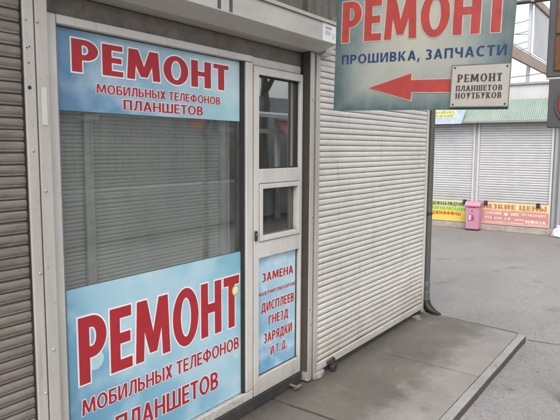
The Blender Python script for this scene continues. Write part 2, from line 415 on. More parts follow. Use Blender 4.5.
# ------------------------------------------------------------------ lettering
def glyphs(s, h, narrow=1.0):
    """strokes of sans capitals, cap height 1: ('P', outline) or ('A', cx,cy,rx,ry,a0,a1,wx,wy)"""
    def Rr(x0, y0, x1, y1): return ('P', [(x0, y0), (x1, y0), (x1, y1), (x0, y1)])
    def A(cx, cy, rx, ry, a0, a1, wx=s, wy=h): return ('A', cx, cy, rx, ry, a0, a1, wx, wy)
    def D(x0, y0, x1, y1, w): return ('P', [(x0, y0), (x0 + w, y0), (x1 + w, y1), (x1, y1)])
    G = {}
    def bowl(x, y0, y1, W):   # bowl on the right of a stem between y0 and y1
        ry = (y1 - y0) / 2; rx = min(ry * 1.05, W - x - .02); cx = W - rx
        return [Rr(x, y1 - h, cx, y1), Rr(x, y0, cx, y0 + h), A(cx, (y0 + y1) / 2, rx, ry, -90, 90)]
    G['Р'] = (.62, [Rr(0, 0, s, 1)] + bowl(s, .37, 1, .62))
    G['Е'] = (.53, [Rr(0, 0, s, 1), Rr(s, 1 - h, .52, 1), Rr(s, .425, .49, .425 + h), Rr(s, 0, .53, h)])
    W = .95
    G['М'] = (W, [D(0, 0, .055, 1, s * .92), D(W - s * .92, 0, W - s * .92 - .055, 1, s * .92),
                  ('P', [(.06, 1), (.06 + s * 1.08, 1), (W / 2 + s * .42, .10), (W / 2 - s * .42, .10)]),
                  ('P', [(W - .06 - s * 1.08, 1), (W - .06, 1), (W / 2 + s * .42, .10), (W / 2 - s * .42, .10)])])
    G['О'] = (.80, [A(.40, .5, .40, .52, 0, 360, s * 1.03, h)])
    G['Н'] = (.70, [Rr(0, 0, s, 1), Rr(.70 - s, 0, .70, 1), Rr(s, .43, .70 - s, .43 + h)])
    G['Т'] = (.58, [Rr(0, 1 - h, .58, 1), Rr(.29 - s / 2, 0, .29 + s / 2, 1 - h)])
    G['Б'] = (.62, [Rr(0, 0, s, 1), Rr(s, 1 - h, .56, 1)] + bowl(s, 0, .62, .62))
    G['И'] = (.72, [Rr(0, 0, s, 1), Rr(.72 - s, 0, .72, 1), ('P', [(s * .6, 0), (s * 1.35, 0), (.72 - s * .6, 1), (.72 - s * 1.35, 1)])])
    G['Л'] = (.70, [Rr(.19, 1 - h, .70 - s, 1), Rr(.70 - s, 0, .70, 1),
                    ('P', [(0, -.01), (.13, .0), (.25, .10), (.31, .35), (.19 + s * .9, 1 - h), (.19, 1 - h), (.145, .36), (.105, .19), (.0, .145)])])
    G['Ь'] = (.61, [Rr(0, 0, s, 1)] + bowl(s, 0, .62, .61))
    G['Ы'] = (.86, [Rr(0, 0, s, 1)] + bowl(s, 0, .62, .59) + [Rr(.86 - s, 0, .86, 1)])
    G['Х'] = (.64, [('P', [(0, 0), (s * 1.15, 0), (.64, 1), (.64 - s * 1.15, 1)]), ('P', [(.64 - s * 1.15, 0), (.64, 0), (s * 1.15, 1), (0, 1)])])
    G['Ф'] = (.90, [A(.45, .5, .45, .38, 0, 360), Rr(.45 - s / 2, -.03, .45 + s / 2, 1.03)])
    G['В'] = (.62, [Rr(0, 0, s, 1)] + bowl(s, .46, 1, .58) + bowl(s, 0, .46 + h * .6, .62))
    G['П'] = (.68, [Rr(0, 0, s, 1), Rr(.68 - s, 0, .68, 1), Rr(s, 1 - h, .68 - s, 1)])
    G['А'] = (.72, [('P', [(0, 0), (s, 0), (.36 + s * .46, 1), (.36 - s * .55, 1)]), ('P', [(.72 - s, 0), (.72, 0), (.36 + s * .55, 1), (.36 - s * .46, 1)]), Rr(.18, .22, .54, .22 + h * .9)])
    G['Ш'] = (1.0, [Rr(0, 0, s, 1), Rr(.5 - s / 2, h, .5 + s / 2, 1), Rr(1 - s, 0, 1, 1), Rr(s, 0, 1 - s, h)])
    G['З'] = (.56, [A(.25, .745, .29, .275, -90, 140), A(.25, .27, .31, .29, -138, 90)])
    G['К'] = (.66, [Rr(0, 0, s, 1), ('P', [(s, .46), (s * 1.3, .40), (.64, 1), (.64 - s * 1.15, 1)]), ('P', [(.66 - s * 1.2, 0), (.66, 0), (.20 + s * .9, .60), (.20, .50)])])
    G['У'] = (.66, [('P', [(0, 1), (s * 1.12, 1), (.33 + s * .75, .30), (.33 - s * .35, .24)]), ('P', [(.66, 1), (.66 - s * 1.08, 1), (.33 - s * .32, .22), (.16, .17), (.10, .17), (.08, .0), (.20, -.01), (.32, .05)])])
    G['Д'] = (.80, [Rr(0, -.22, s * .8, h), Rr(.80 - s * .8, -.22, .80, h), Rr(s * .8, 0, .80 - s * .8, h), Rr(.22, 1 - h, .70 - s, 1), Rr(.70 - s, h, .70, 1),
                    ('P', [(.08, h), (.08 + s * .9, h), (.22 + s * .9, 1 - h), (.22, 1 - h)])])
    G['С'] = (.66, [A(.40, .5, .40, .52, 55, 305, s * 1.03, h)])
    G['Г'] = (.54, [Rr(0, 0, s, 1), Rr(s, 1 - h, .54, 1)])
    G['Ц'] = (.76, [Rr(0, 0, s, 1), Rr(.68 - s, h, .68, 1), Rr(s, 0, .76, h), Rr(.76 - s * .7, -.2, .76, 0)])
    G['Ч'] = (.64, [Rr(.64 - s, 0, .64, 1), A(.30, .78, .30, .40, 180, 270), Rr(0, .78, s, 1), Rr(.30, .38, .64 - s, .38 + h)])
    G['Я'] = (.62, [Rr(.62 - s, 0, .62, 1), Rr(.30, 1 - h, .62 - s, 1), Rr(.30, .38, .62 - s, .38 + h), A(.30, .69, .29, .31, 90, 270), ('P', [(0, 0), (s * 1.1, 0), (.44, .42), (.24, .42)])])
    G['Ю'] = (1.0, [Rr(0, 0, s, 1), A(.64, .5, .36, .52, 0, 360), Rr(s, .42, .30, .42 + h)])
    G['N'] = (.72, [Rr(0, 0, s, 1), Rr(.72 - s, 0, .72, 1), ('P', [(s * .6, 1), (s * 1.35, 1), (.72 - s * .6, 0), (.72 - s * 1.35, 0)])])
    G['S'] = (.56, [A(.28, .74, .27, .28, 30, 270), A(.28, .26, .28, .28, -150, 90)])
    G['U'] = (.68, [Rr(0, .34, s, 1), Rr(.68 - s, .34, .68, 1), A(.34, .34, .34, .36, 180, 360)])
    G['G'] = (.72, [A(.40, .5, .40, .52, 50, 330, s, h), Rr(.42, .40, .74, .40 + h)])
    G['W'] = (1.0, [D(.24 - s / 2, 0, 0, 1, s), D(.24 - s / 2, 0, .5 - s / 2, .9, s), D(.76 - s / 2, 0, .5 - s / 2, .9, s), D(.76 - s / 2, 0, 1 - s, 1, s)])
    G['I'] = (s, [Rr(0, 0, s, 1)])
    G['L'] = (.50, [Rr(0, 0, s, 1), Rr(s, 0, .5, h)])
    for a, b_ in zip('PEMOHTBXAKC', 'РЕМОНТВХАКС'): G[a] = G[b_]
    G['.'] = (s, [Rr(0, 0, s, h * 1.25)])
    G[','] = (s, [('P', [(-.03, -.20), (.09, -.20), (s, h * 1.2), (0.02, h * 1.2)])])
    return G
def serif_glyphs():
    """bold roman with bracket-less serifs"""
    s, h = .22, .085
    G = glyphs(s, h)
    feet = {'Р': ([(.11, .36)], [(.11, .30)]), 'Н': ([(.11, .34), (.59, .34)],) * 2, 'Т': ([(.29, .40)], []), 'П': ([(.11, .34), (.57, .34)],) * 2,
            'Л': ([(.59, .34), (.06, .24)], [(.55, .40)]), 'А': ([(.08, .30), (.62, .38)], []), 'Ш': ([], [(.11, .32), (.5, .30), (.89, .32)]),
            'К': ([(.11, .34), (.58, .30)], [(.11, .34), (.54, .30)]), 'М': ([(.09, .30), (.86, .34)], [(.10, .24), (.85, .24)]),
            'Е': ([], []), 'О': ([], []), 'Б': ([], []), 'В': ([], []), 'У': ([], [(.11, .34), (.56, .28)])}
    out = {}
    for k, (bot, top) in feet.items():
        w, st = G[k]; st = list(st)
        for c, q in bot: st.append(('P', [(c - q / 2, 0), (c + q / 2, 0), (c + q / 2, h), (c - q / 2, h)]))
        for c, q in top: st.append(('P', [(c - q / 2, 1 - h), (c + q / 2, 1 - h), (c + q / 2, 1), (c - q / 2, 1)]))
        if k in 'ЕТ':
            for xx in ([.49] if k == 'Е' else [.04, .54]):
                st.append(('P', [(xx - .035, .74), (xx + .035, .74), (xx + .035, 1), (xx - .035, 1)]))
            if k == 'Е': st.append(('P', [(.47, 0), (.54, 0), (.54, .28), (.47, .28)]))
        if k in 'ЕБВ': st += [('P', [(-.06, 0), (0, 0), (0, h), (-.06, h)]), ('P', [(-.06, 1 - h), (0, 1 - h), (0, 1), (-.06, 1)])]
        out[k] = (w + .08, st)
    return out
SANS = glyphs(.215, .175); SMALL = glyphs(.185, .15); MED = glyphs(.165, .14); SERIF = serif_glyphs(); HEAVY = glyphs(.24, .18); HEAD = glyphs(.235, .17)

def dilate(pts, d):
    if not d: return pts
    a = sum(p[0] * q[1] - q[0] * p[1] for p, q in zip(pts, pts[1:] + pts[:1]))
    if a < 0: pts = pts[::-1]
    out = []; n = len(pts)
    for i in range(n):
        p0, p1, p2 = (Vector(pts[i - 1]), Vector(pts[i]), Vector(pts[(i + 1) % n]))
        n1 = (p1 - p0); n1 = Vector((n1.y, -n1.x)).normalized()
        n2 = (p2 - p1); n2 = Vector((n2.y, -n2.x)).normalized()
        m_ = n1 + n2
        if m_.length < .3: m_ = n1; k = 1
        else: m_.normalize(); k = min(1.6, 1 / max(.35, m_.dot(n1)))
        out.append(tuple(p1 + m_ * d * k))
    return out

def lettering(text, font, place, u0, u1, v0, v1, outs, gap=.09, space=.32, slant=0.0, name='lettering', parent=None, tilt=0.0):
    """place(u, v, out) -> world point; outs: list of (dilation, out distance, material), farthest back first"""
    x = 0; items = []
    for i, ch in enumerate(text):
        if ch == ' ': x += space; continue
        w, st = font[ch]
        items.append((x, st)); x += w + gap
    tot = x - gap; sx = (u1 - u0) / tot; sy = v1 - v0
    mb = MB(); mats = []
    for li, (d, out, m) in enumerate(outs):
        mats.append(m)
        for gi, (gx, st) in enumerate(items):
            for k, q in enumerate(st):
                oo = out + k * .00005 + (gi % 2) * .0004 * (1 if d else 0)
                def T(p): return (u0 + p[0] * sx + slant * p[1] * sy, v0 + p[1] * sy + tilt * (p[0] * sx))
                if q[0] == 'P':
                    pts = dilate([T((gx + a, b_)) for a, b_ in q[1]], d)
                    mb.poly([place(a, b_, oo) for a, b_ in pts], li)
                else:
                    _, cx, cy, rx, ry, a0, a1, wx, wy = q
                    full = a1 - a0 >= 359.9; n = max(8, int((a1 - a0) / 9))
                    if d and not full and abs(a1 - a0) > 185: ex = math.degrees(d / (ry * sy)); a0 -= ex; a1 += ex
                    ring = []
                    for j in range(n + 1):
                        t = R(a0 + (a1 - a0) * j / n); ct, s_ = math.cos(t), math.sin(t)
                        c = T((gx + cx, cy))
                        o_ = (c[0] + ct * (rx * sx + d), c[1] + s_ * (ry * sy + d))
                        i_ = (c[0] + ct * max(.0005, (rx - wx) * sx - d), c[1] + s_ * max(.0005, (ry - wy) * sy - d))
                        ring.append((place(*o_, oo), place(*i_, oo)))
                    for (a, b_), (c_, e) in zip(ring, ring[1:]): mb.poly([a, c_, e, b_], li)
    return mb.build(name, mats, parent)

def on_wall(y): return lambda u, v, o: (u, y - o, v)
def on_kiosk(x): return lambda u, v, o: (x - o, u, v)       # u given as world Y, running right = decreasing

# ------------------------------------------------------------------ roller shutters
def shutter_mesh(mb, u0, u1, z0, z1, pitch, place, nseg=26, depth=.011, groove=.13, seed=0, wav=.0016, bottom=.055, lip=False, dents=()):
    rnd = random.Random(seed)
    prof = [(0.0, -.45), (groove * .5, -.5), (groove, .15), (.24, .62), (.42, .93), (.58, 1.0), (.75, .88), (.90, .50), (.97, .05)]
    if lip:      # old slat: broad belly and a narrow rib above the hinge groove
        prof = [(0.0, -.45), (groove * .5, -.55), (groove, .25), (.20, .45), (.27, .30), (.38, .75), (.55, 1.0), (.78, .82), (.96, .10)]
    us = [u0 + (u1 - u0) * i / nseg for i in range(nseg + 1)]
    z = z0 + bottom
    # bottom rail
    mb._add([place(u, zz, o) for (zz, o) in ((z0, -.004), (z0, .012), (z0 + bottom * .82, .012), (z0 + bottom * .98, .002)) for u in (u0, u1)],
            [(0, 1, 3, 2), (2, 3, 5, 4), (4, 5, 7, 6)], 0)
    ph = [rnd.uniform(0, 6.28) for _ in range(6)]
    rows = []; mi = []
    k = 0
    while z < z1:
        dz = rnd.gauss(0, .0011); off = rnd.gauss(0, .0007); sl = rnd.gauss(0, .0008)
        for j, (t, dd) in enumerate(prof):
            row = []
            for i, u in enumerate(us):
                q = i / nseg
                w = wav * (math.sin(2.1 * q * 6.28 + ph[0] + z * 1.3) + .6 * math.sin(5.3 * q * 6.28 + ph[1] + z * 2.9)) * .6
                for du, dzz, dr, da in dents:
                    w += da * math.exp(-(((u - du) / dr) ** 2 + ((z + t * pitch - dzz) / (dr * .6)) ** 2))
                row.append(place(u, z + t * pitch + dz + sl * (q - .5), dd * depth + off + w))
            rows.append(row); mi.append(1 if j in (0, 1, 8) else 0)  # groove rows take the darker material, crevice shade put into colour
        z += pitch; k += 1
    base = len(mb.v); nn = nseg + 1
    for r_ in rows: mb.v += [tuple(p) for p in r_]
    for j in range(len(rows) - 1):
        for i in range(nseg):
            mb.f.append([base + j * nn + i, base + j * nn + i + 1, base + (j + 1) * nn + i + 1, base + (j + 1) * nn + i]); mb.mi.append(mi[j])
    return mb

# ================================================================== THE SETTING
g = MB(); n = 8
def roadz(x): return -.06 - .04 * min(1, max(0, (x - 5.0) / 6.0))
xs = [-250, 5.0, 11.0, 250]
for a, b_ in zip(xs, xs[1:]): g._add([(a, -250, roadz(a)), (b_, -250, roadz(b_)), (b_, 250, roadz(b_)), (a, 250, roadz(a))], [(0, 1, 2, 3)])
struct(g.build('road', M['asphalt']))
sm = MB()                                             # a tarred seam that continues the end of the pavement
pts = [(5.33, -.99), (5.36, -1.3), (5.33, -1.7), (5.40, -2.2), (5.38, -2.9)]
for (a, b_), (c, d) in zip(pts, pts[1:]): sm.poly([(a, b_, -.058), (a + .010, b_, -.058), (c + .008, d, -.058), (c, d, -.058)])
struct(sm.build('road_seam', M['joint']))

pv = MB()
KY = -.926
for a0, b0, a1, b1 in ((-3.0, -3.0, 2.925, 2.875), (2.955, 2.905, 4.176, 4.083), (4.188, 4.095, 5.45, 5.285)):
    # (x at wall, x at kerb) of the near and the far edge
    pv.prism([(b0, KY), (b1, KY), (a1, .30), (a0, .30)], -.1, random.uniform(-.0015, .0015))
struct(pv.build('pavement', M['slab'], bev=.004))
jn = MB(); jn.box(-3, 5.27, KY - .02, .29, -.098, -.008)
struct(jn.build('pavement_joint', M['joint']))
kb = MB()
xs = [-3.0, -1.0, 1.0, 3.02, 5.275]
kr = random.Random(17)
for a, b_ in zip(xs, xs[1:]):          # each kerb stone: worn, chipped arris
    n = int((b_ - a) / .022); top = .006 + kr.uniform(-.003, .003); base = len(kb.v); wo = wi = 0
    for i in range(n + 1):
        x = a + .003 + (b_ - a - .006) * i / n
        wo = .7 * wo + kr.gauss(0, .0007); wi = .7 * wi + kr.gauss(0, .0005)
        cp = kr.random() < .03; c_ = kr.uniform(.007, .013) if cp else .005
        e_ = 0.012 if i in (0, n) else 0
        tz = top - e_ * .6 + kr.gauss(0, .0007)
        kb.v += [(x, -.992 + wo, -.12), (x, -.992 + wo, tz - c_), (x, -.992 + c_ * .9 + wo, tz), (x, KY - .011 + wi, tz), (x, KY - .007 + wi, tz - .005), (x, KY - .007 + wi, -.12)]
    for i in range(n):
        for k in range(5):
            p = base + i * 6 + k; kb.f.append([p, p + 6, p + 7, p + 1]); kb.mi.append(0)
    for i in (0, n):
        p = base + i * 6; kb.f.append([p + k for k in range(6)]); kb.mi.append(0)
struct(kb.build('kerb', M['kerb']))
eg = MB(); eg.prism([(5.272, -.925), (5.286, -.925), (5.452, .02), (5.436, .02)], .0022, .0035)
struct(eg.build('pavement_edge', M['joint']))
gr = MB()
rr = random.Random(5)
for _ in range(150):
    if rr.random() < .6: x, y = rr.uniform(3.0, 5.6), -1.0 - abs(rr.gauss(0, .22)); z = roadz(x)
    else: x, y = rr.uniform(2.4, 12), rr.uniform(-2.0, 2.2); z = roadz(x)
    if y > -1.0 and x < 5.6: continue
    r = rr.uniform(.002, .006)
    p = [(x + r * math.cos(t) * rr.uniform(.6, 1.2), y + r * math.sin(t) * rr.uniform(.6, 1.2)) for t in (0, 1.25, 2.5, 3.8, 5)]
    gr.prism(p, z, z + r * .9)
for _ in range(40):
    x, y = rr.uniform(2.5, 5.3), -rr.uniform(.0, .9) ** 1.6
    r = rr.uniform(.0015, .004)
    gr.prism([(x + r * math.cos(t) * rr.uniform(.6, 1.2), y + r * math.sin(t)) for t in (0, 1.25, 2.5, 3.8, 5)], .001, .002 + r * .7)
o = gr.build('grit', M['grit']); o['kind'] = 'stuff'

# ================================================================== REPAIR KIOSK
K = thing('repair_kiosk', (2.3, .5, 0), 'white framed phone repair kiosk with a big window and narrow door under a shutter housing', 'kiosk')
w = MB()
w.box(1.30, 3.36, .100, .16, 2.24, 3.05)
w.build('fascia', M['facade'], K)
w = MB()
w.box(1.36, 3.30, .085, .16, 2.147, 2.238)
w.build('lintel', M['lintel'], K, bev=.003)
w = MB()                                                # closed room behind the glass
w.box(1.30, 3.34, 1.58, 1.64, 0, 2.6); w.box(1.24, 1.30, .12, 1.64, 0, 2.6); w.box(3.34, 3.40, .12, 1.64, 0, 2.6)
w.box(1.30, 3.34, .17, 1.58, 2.55, 2.6); w.box(1.30, 3.34, .12, 1.58, -.02, .04)
w.build('inner_wall', M['inside'], K)
w = MB(); w.box(1.36, 3.27, .045, .12, .0, .078)
w.build('plinth', M['plinth'], K, bev=.006)
# shutter housing with chamfered lower front
w = MB()
w.prism([(.098, 2.242), (-.020, 2.242), (-.137, 2.283), (-.137, 2.405), (.098, 2.405)], 1.30, 3.358, 'x')
hs = w.build('shutter_housing', M['housing'], K, bev=.003)
w = MB(); w.prism([(.098, 2.407), (-.146, 2.407), (-.146, 2.398), (-.150, 2.398), (-.150, 2.419), (.098, 2.426)], 1.295, 3.362, 'x')
w.build('housing_lip', M['housing'], hs, bev=.0015)
w = MB(); w.box(3.185, 3.347, -.1385, -.1375, 2.287, 2.396)
stk = w.build('sticker', M['sticker'], hs)
w = MB()
rr = random.Random(3)
for z0, z1, xa, xb in ((2.362, 2.378, 3.215, 3.285), (2.346, 2.350, 3.215, 3.275), (2.337, 2.341, 3.212, 3.29), (2.328, 2.332, 3.215, 3.27), (2.340, 2.344, 3.305, 3.335), (2.324, 2.328, 3.30, 3.33), (2.312, 2.316, 3.305, 3.325)):
    x = xa
    while x < xb:
        q = rr.uniform(.004, .012); w.box(x, x + q, -.1392, -.1387, z0, z1); x += q + .003
w.build('sticker_print', M['grey_ink'], stk)
# big painted letter on the housing, only its feet are in the picture
w = MB(); w.box(2.196, 2.221, -.1384, -.1376, 2.290, 2.380); w.box(2.285, 2.310, -.1384, -.1376, 2.290, 2.380); w.box(2.221, 2.285, -.1384, -.1376, 2.360, 2.380)
w.build('lettering', plain('housing_letter', (.085, .075, .085), .5), hs)
# guide rails of the shop's own shutter, with groove and screws
def rail(x0, x1, parent, side, z1=2.75, name='guide_rail', m='rail'):
    w = MB()
    w.box(x0, x1, -.004, .055, .012, z1)
    o = w.build(name, M[m], parent, bev=.004)
    return o
def screws(parent, pts, y=-.004):
    for x, z, r in pts:
        w = MB(); w.dome((x, y, z), r, r * .7); s_ = w.build('screw', M['screw'], parent, smooth=True)
rl = rail(1.3085, 1.362, K, 1, 2.24)
screws(rl, [(1.327, 1.447, .0068), (1.336, .803, .0065), (1.312 + .004, 2.088, .0075)])
w = MB(); w.box(1.322, 1.347, -.0062, -.0042, 1.700, 1.845); w.build('latch_plate', M['frame'], rl, bev=.001)
w = MB(); w.box(3.2672, 3.2694, .003, .058, .082, 2.238); w.build('side_strip', plain('brown_strip', (.055, .045, .038), .8), K)  # added dark brown strip over the rail's left side face
rr_ = rail(3.270, 3.317, K, -1, 2.24)
screws(rr_, [(3.30, 1.95, .006), (3.30, 1.16, .006), (3.30, .45, .006)])
for x, z, r in ((3.287, 1.93, .004), (3.312, 1.92, .004), (3.287, .52, .005), (3.30, .41, .004), (3.312, 1.15, .004)):
    w = MB(); w.disc((x, -.0042, z), r, 'y', .0008, 10); w.build('screw_hole', M['gasket'], rr_)
# window frame
FY0, FY1 = .052, .115
w = MB()
GX0, GX1, GZ0, GZ1 = 1.437, 2.648, .134, 2.110
w.box(1.362, GX0, FY0, FY1, .08, 2.147)
wf = w.build('window_frame', M['frame'], K, bev=.006)
w = MB(); w.box(GX0 + .0015, 2.726, FY0, FY1, GZ1 + .0, 2.147); w.build('head', M['frame'], wf, bev=.005)
w = MB(); w.box(GX0 + .0015, 2.726, FY0, FY1, .08, GZ0); w.build('sill', M['frame_dirty'], wf, bev=.005)
w = MB(); w.box(2.660, 2.726, FY0 + .001, FY1, GZ0 + .0015, GZ1 - .0015); w.build('mullion', M['frame'], wf, bev=.005)
w = MB(); w.box(2.642, 2.6585, FY0 + .012, FY1, GZ0 + .002, GZ1 - .002); w.build('gasket', M['gasket'], wf)
# glazing bead: a thin slanted strip left and above
w = MB(); w.prism([(GX0 + .002, FY0 + .004), (GX0 + .020, FY0 + .028), (GX0 + .020, FY1), (GX0 + .002, FY1)], GZ0 + .002, GZ1 - .002)
w.build('glazing_bead', M['frame'], wf)
w = MB(); w.box(GX0 + .021, 2.6415, .092, .098, GZ0 + .002, GZ1 - .002)
pane = w.build('window_pane', M['glass'], K)
# door: outer frame, leaf, two panes, lower panel
w = MB(); w.box(3.258, 3.2668, FY0 + .012, FY1, .08, 2.147); w.build('door_frame', M['dark'], K)
w = MB(); w.box(2.7275, 3.2565, FY0 + .016, FY1, 2.098, 2.147); w.build('door_head', M['frame'], K, bev=.004)
DX0, DX1 = 2.730, 3.2555
w = MB()
w.box(DX0, 2.779, FY0 - .004, FY1, .083, 2.094)
w.box(3.228, DX1, FY0 - .004, FY1, .083, 2.094)
w.box(2.7792, 3.2278, FY0 - .003, FY1, 2.047, 2.0935)
w.box(2.7792, 3.2278, FY0 - .003, FY1, 1.402, 1.490)
w.box(2.7792, 3.2278, FY0 - .003, FY1, .945, 1.048)
w.box(2.7792, 3.2278, FY0 - .003, FY1, .083, .190)
door = w.build('door', M['frame'], K, bev=.004)
w = MB()                                               # opening vent light with its own sash
a0, a1, c0, c1 = 2.781, 3.226, 1.050, 1.400
for x0, x1, z0, z1 in ((a0, a0 + .030, c0, c1), (a1 - .030, a1, c0, c1), (a0 + .0302, a1 - .0302, c1 - .030, c1), (a0 + .0302, a1 - .0302, c0, c0 + .030)):
    w.box(x0, x1, FY0 - .011, FY1 - .02, z0, z1)
w.build('vent_sash', M['frame'], door, bev=.004)
w = MB(); w.box(2.7795, 3.2275, .088, .094, 1.4905, 2.0465); w.build('door_pane', M['glass_door'], door)
w = MB(); w.box(2.8115, 3.1955, .080, .086, 1.0805, 1.3695); w.build('door_pane', M['glass_vent'], door)
w = MB()
for x0, x1, z0, z1 in ((2.7795, 2.785, 1.4905, 2.0465), (3.2215, 3.2275, 1.4905, 2.0465), (2.7855, 3.221, 2.041, 2.0465), (2.7855, 3.221, 1.4905, 1.496)):
    w.box(x0, x1, .070, .0875, z0, z1)
w.build('gasket', M['gasket'], door)
w = MB(); w.box(2.7795, 3.2275, .080, .10, .1905, .9445); w.build('door_panel', M['frame'], door)
w = MB(); w.box(2.722 + .008, 2.752, .036, .0475, 1.060, 1.120); hd = w.build('door_handle', M['dark'], door, bev=.004)
w = MB(); w.disc((2.741, .036, 1.098), .008, 'y', .006); w.build('keyhole', M['steel'], hd, smooth=True)
w = MB(); w.tube([(3.12, .044, .032), (3.12, -.012, .030), (3.13, -.02, .030)], .009, 10); w.tube([(3.10, -.014, .030), (3.155, -.016, .030)], .012, 10)
w.build('bolt_handle', plain('bolt_metal', (.24, .215, .20), .4, .6), K, smooth=True)
# things seen through the window: closed inner blind of slats, its post, hanging wire grid
w = MB(); shutter_mesh(w, 1.31, 2.553, .05, 2.5, .0186, on_wall(.175), 16, .0034, .14, 9, .001)
bl = w.build('inner_blind', [M['slat_in'], M['groove_in']], K, smooth=False)
w = MB(); w.box(1.625, 1.672, .146, .163, .05, 2.5); w.build('blind_post', plain('inner_post', (.46, .46, .44), .5), bl, bev=.004)
w = MB(); w.box(2.555, 2.585, .140, .175, .05, 2.5); w.box(2.60, 2.615, .14, .17, .05, 2.5); w.build('blind_post', plain('inner_post_b', (.46, .46, .44), .5), bl, bev=.004)
w = MB()
for i in range(26): x = 1.34 + i * .045; w.box(x - .0007, x + .0007, .1440, .1448, 1.50, 2.25)
for i in range(17): z = 1.50 + i * .045; w.box(1.34, 2.50, .1449, .1456, z - .0007, z + .0007)
w.build('wire_grid', plain('grid_wire', (.32, .32, .31), .5), K)
# vague goods behind the door glass
M['shelf'] = plain('shelf_board', (.42, .40, .37), .5)
for z in (1.12, 1.30, 1.62, 1.88):
    w = MB(); w.box(2.96, 3.33, .55, .9, z, z + .02); w.build('shelf', M['shelf'], K)
rr = random.Random(8)
M['goods'] = plain('goods_card', (.33, .32, .31), .5, 0, .6)
for z in (1.14, 1.64, 1.90):
    x = 2.98
    while x < 3.28:
        q = rr.uniform(.03, .08); w = MB(); w.box(x, x + q, .60, .7, z + .001, z + rr.uniform(.06, .13)); x += q + .015
        tag(w.build('goods_box', M['goods']), 'small card box on a shelf behind the door glass', 'box', 'boxes on the shelves behind the door glass')
# canopy over the row
w = MB(); w.prism([(.10, 3.06), (-.60, 3.09), (-.60, 3.19), (.10, 3.20)], -3.0, 5.46, 'x')
w.build('canopy', M['canopy'], K)

# ------------------------------------------------------------------ neighbours with their roller shutters
LK = thing('shuttered_kiosk', (-.4, .5, 0), 'grimy brown-grey roller shutter left of the repair window', 'shuttered kiosk', 'closed kiosks of the row')
w = MB(); shutter_mesh(w, -3.0, 1.2555, .004, 2.95, .0438, on_wall(.018), 60, .0062, .11, 4, .0025, lip=True)
w.build('roller_shutter', [M['slat_dirty'], M['groove_dirty_shade']], LK)
w = MB(); w.box(1.258, 1.3025, -.006, .060, .004, 2.95)
lr = w.build('guide_rail', M['rail'], LK, bev=.004)
screws(lr, [(1.278, 1.603, .0068), (1.287, 1.125, .0065), (1.2925, .637, .0065), (1.268, 2.088, .0062)], -.006)
for x, z, r in ((1.2745, 1.839, .0075), (1.270, 1.985, .003), (1.280, 1.990, .003), (1.275, 1.93, .003)):
    w = MB(); w.disc((x, -.0062, z), r, 'y', .0008, 12); w.build('screw_hole', M['gasket'], lr)
w = MB(); w.box(1.2548, 1.2578, .002, .03, .004, 2.95); w.build('side_strip', M['gasket'], LK)
w = MB(); w.box(-3.0, 1.24, .062, .12, 0, 3.05); w.box(1.3028, 1.3082, .03, .07, .004, 2.4, 0)
w.build('wall', M['inside'], LK)

RK = thing('shuttered_kiosk', (4.4, .5, 0), 'clean ivory roller shutter between the repair door and the downpipe', 'shuttered kiosk', 'closed kiosks of the row')
w = MB(); shutter_mesh(w, 3.392, 5.366, .045, 2.32, .0414, on_wall(.014), 60, .0068, .11, 2, .0026, .058, dents=[(3.9, .62, .16, .006), (4.6, 1.25, .22, -.006), (4.95, .40, .14, .007), (3.6, 1.5, .12, -.004), (4.3, .95, .10, .005)])
rs = w.build('roller_shutter', [M['slat_clean'], M['slat_groove']], RK)
for x, z in ((3.60, .072), (4.35, .075), (5.0, .073)):
    w = MB(); w.disc((x, .0035, z), .009, 'y', .0012, 12); w.build('slot', M['dark'], rs)
w = MB(); w.box(3.3180, 3.3405, .020, .055, .012, 2.3)
w.build('groove', M['gasket'], RK)
rail(3.3415, 3.390, RK, -1, 2.32, m='rail')
rg = rail(5.3675, 5.408, RK, 1, 2.32, m='frame')
w = MB(); w.box(3.3255, 5.41, .062, .14, .002, 3.05); w.build('wall', M['facade'], RK)
w = MB(); w.box(5.405, 5.41, .1405, 3.6, -.1, 3.05); w.build('side_wall', M['facade'], RK)
w = MB(); w.box(3.352, 5.36, .012, .060, .001, .044); w.build('plinth', M['plinth'], RK)
w = MB(); w.prism([(.060, 2.335), (-.03, 2.335), (-.10, 2.37), (-.10, 2.52), (.060, 2.53)], 3.62, 5.41, 'x')
w.build('shutter_housing', M['housing'], RK, bev=.003)
w = MB(); w.prism([(.06, 2.228), (-.030, 2.228), (-.055, 2.245), (-.055, 2.330), (.06, 2.330)], 3.366, 3.46, 'x')
w.build('housing_bracket', M['frame'], RK, bev=.003)
# broken white footing under the corner
w = MB(); w.prism([(3.345, -.012), (3.40, -.028), (3.47, -.020), (3.49, .01), (3.345, .01)], .0008, .040)
w.build('footing', plain('whitewashed_stone', (.30, .285, .265), .9, 0, .4), RK, bev=.006)
w = MB(); w.prism([(5.10, -.055), (5.20, -.060), (5.23, -.01), (5.12, .006)], .001, .028); w.box(5.13, 5.17, -.085, -.056, .001, .016)
w.build('floor_catch', M['steel'], RK, bev=.003)
PL = thing('padlock', (3.575, -.030, .002), 'dark padlock at the foot of the ivory roller shutter', 'padlock')
w = MB(); w.prism([(3.545, .001), (3.598, .004), (3.607, .045), (3.590, .058), (3.560, .056), (3.541, .040)], -.048, -.014, 'y'); w.build('lock_body', M['dark'], PL, bev=.006)
w = MB(); w.tube([(3.558, -.030, .052), (3.558, -.030, .080), (3.565, -.026, .094), (3.577, -.020, .099), (3.589, -.026, .094), (3.596, -.030, .080), (3.596, -.030, .052)], .0055, 10)
w.build('shackle', M['dark'], PL, smooth=True)
w = MB(); w.box(3.530, 3.625, -.012, .005, .050, .078); w.build('hasp', plain('rusty_hasp', (.11, .08, .06), .8, .2, .4), PL, bev=.003)

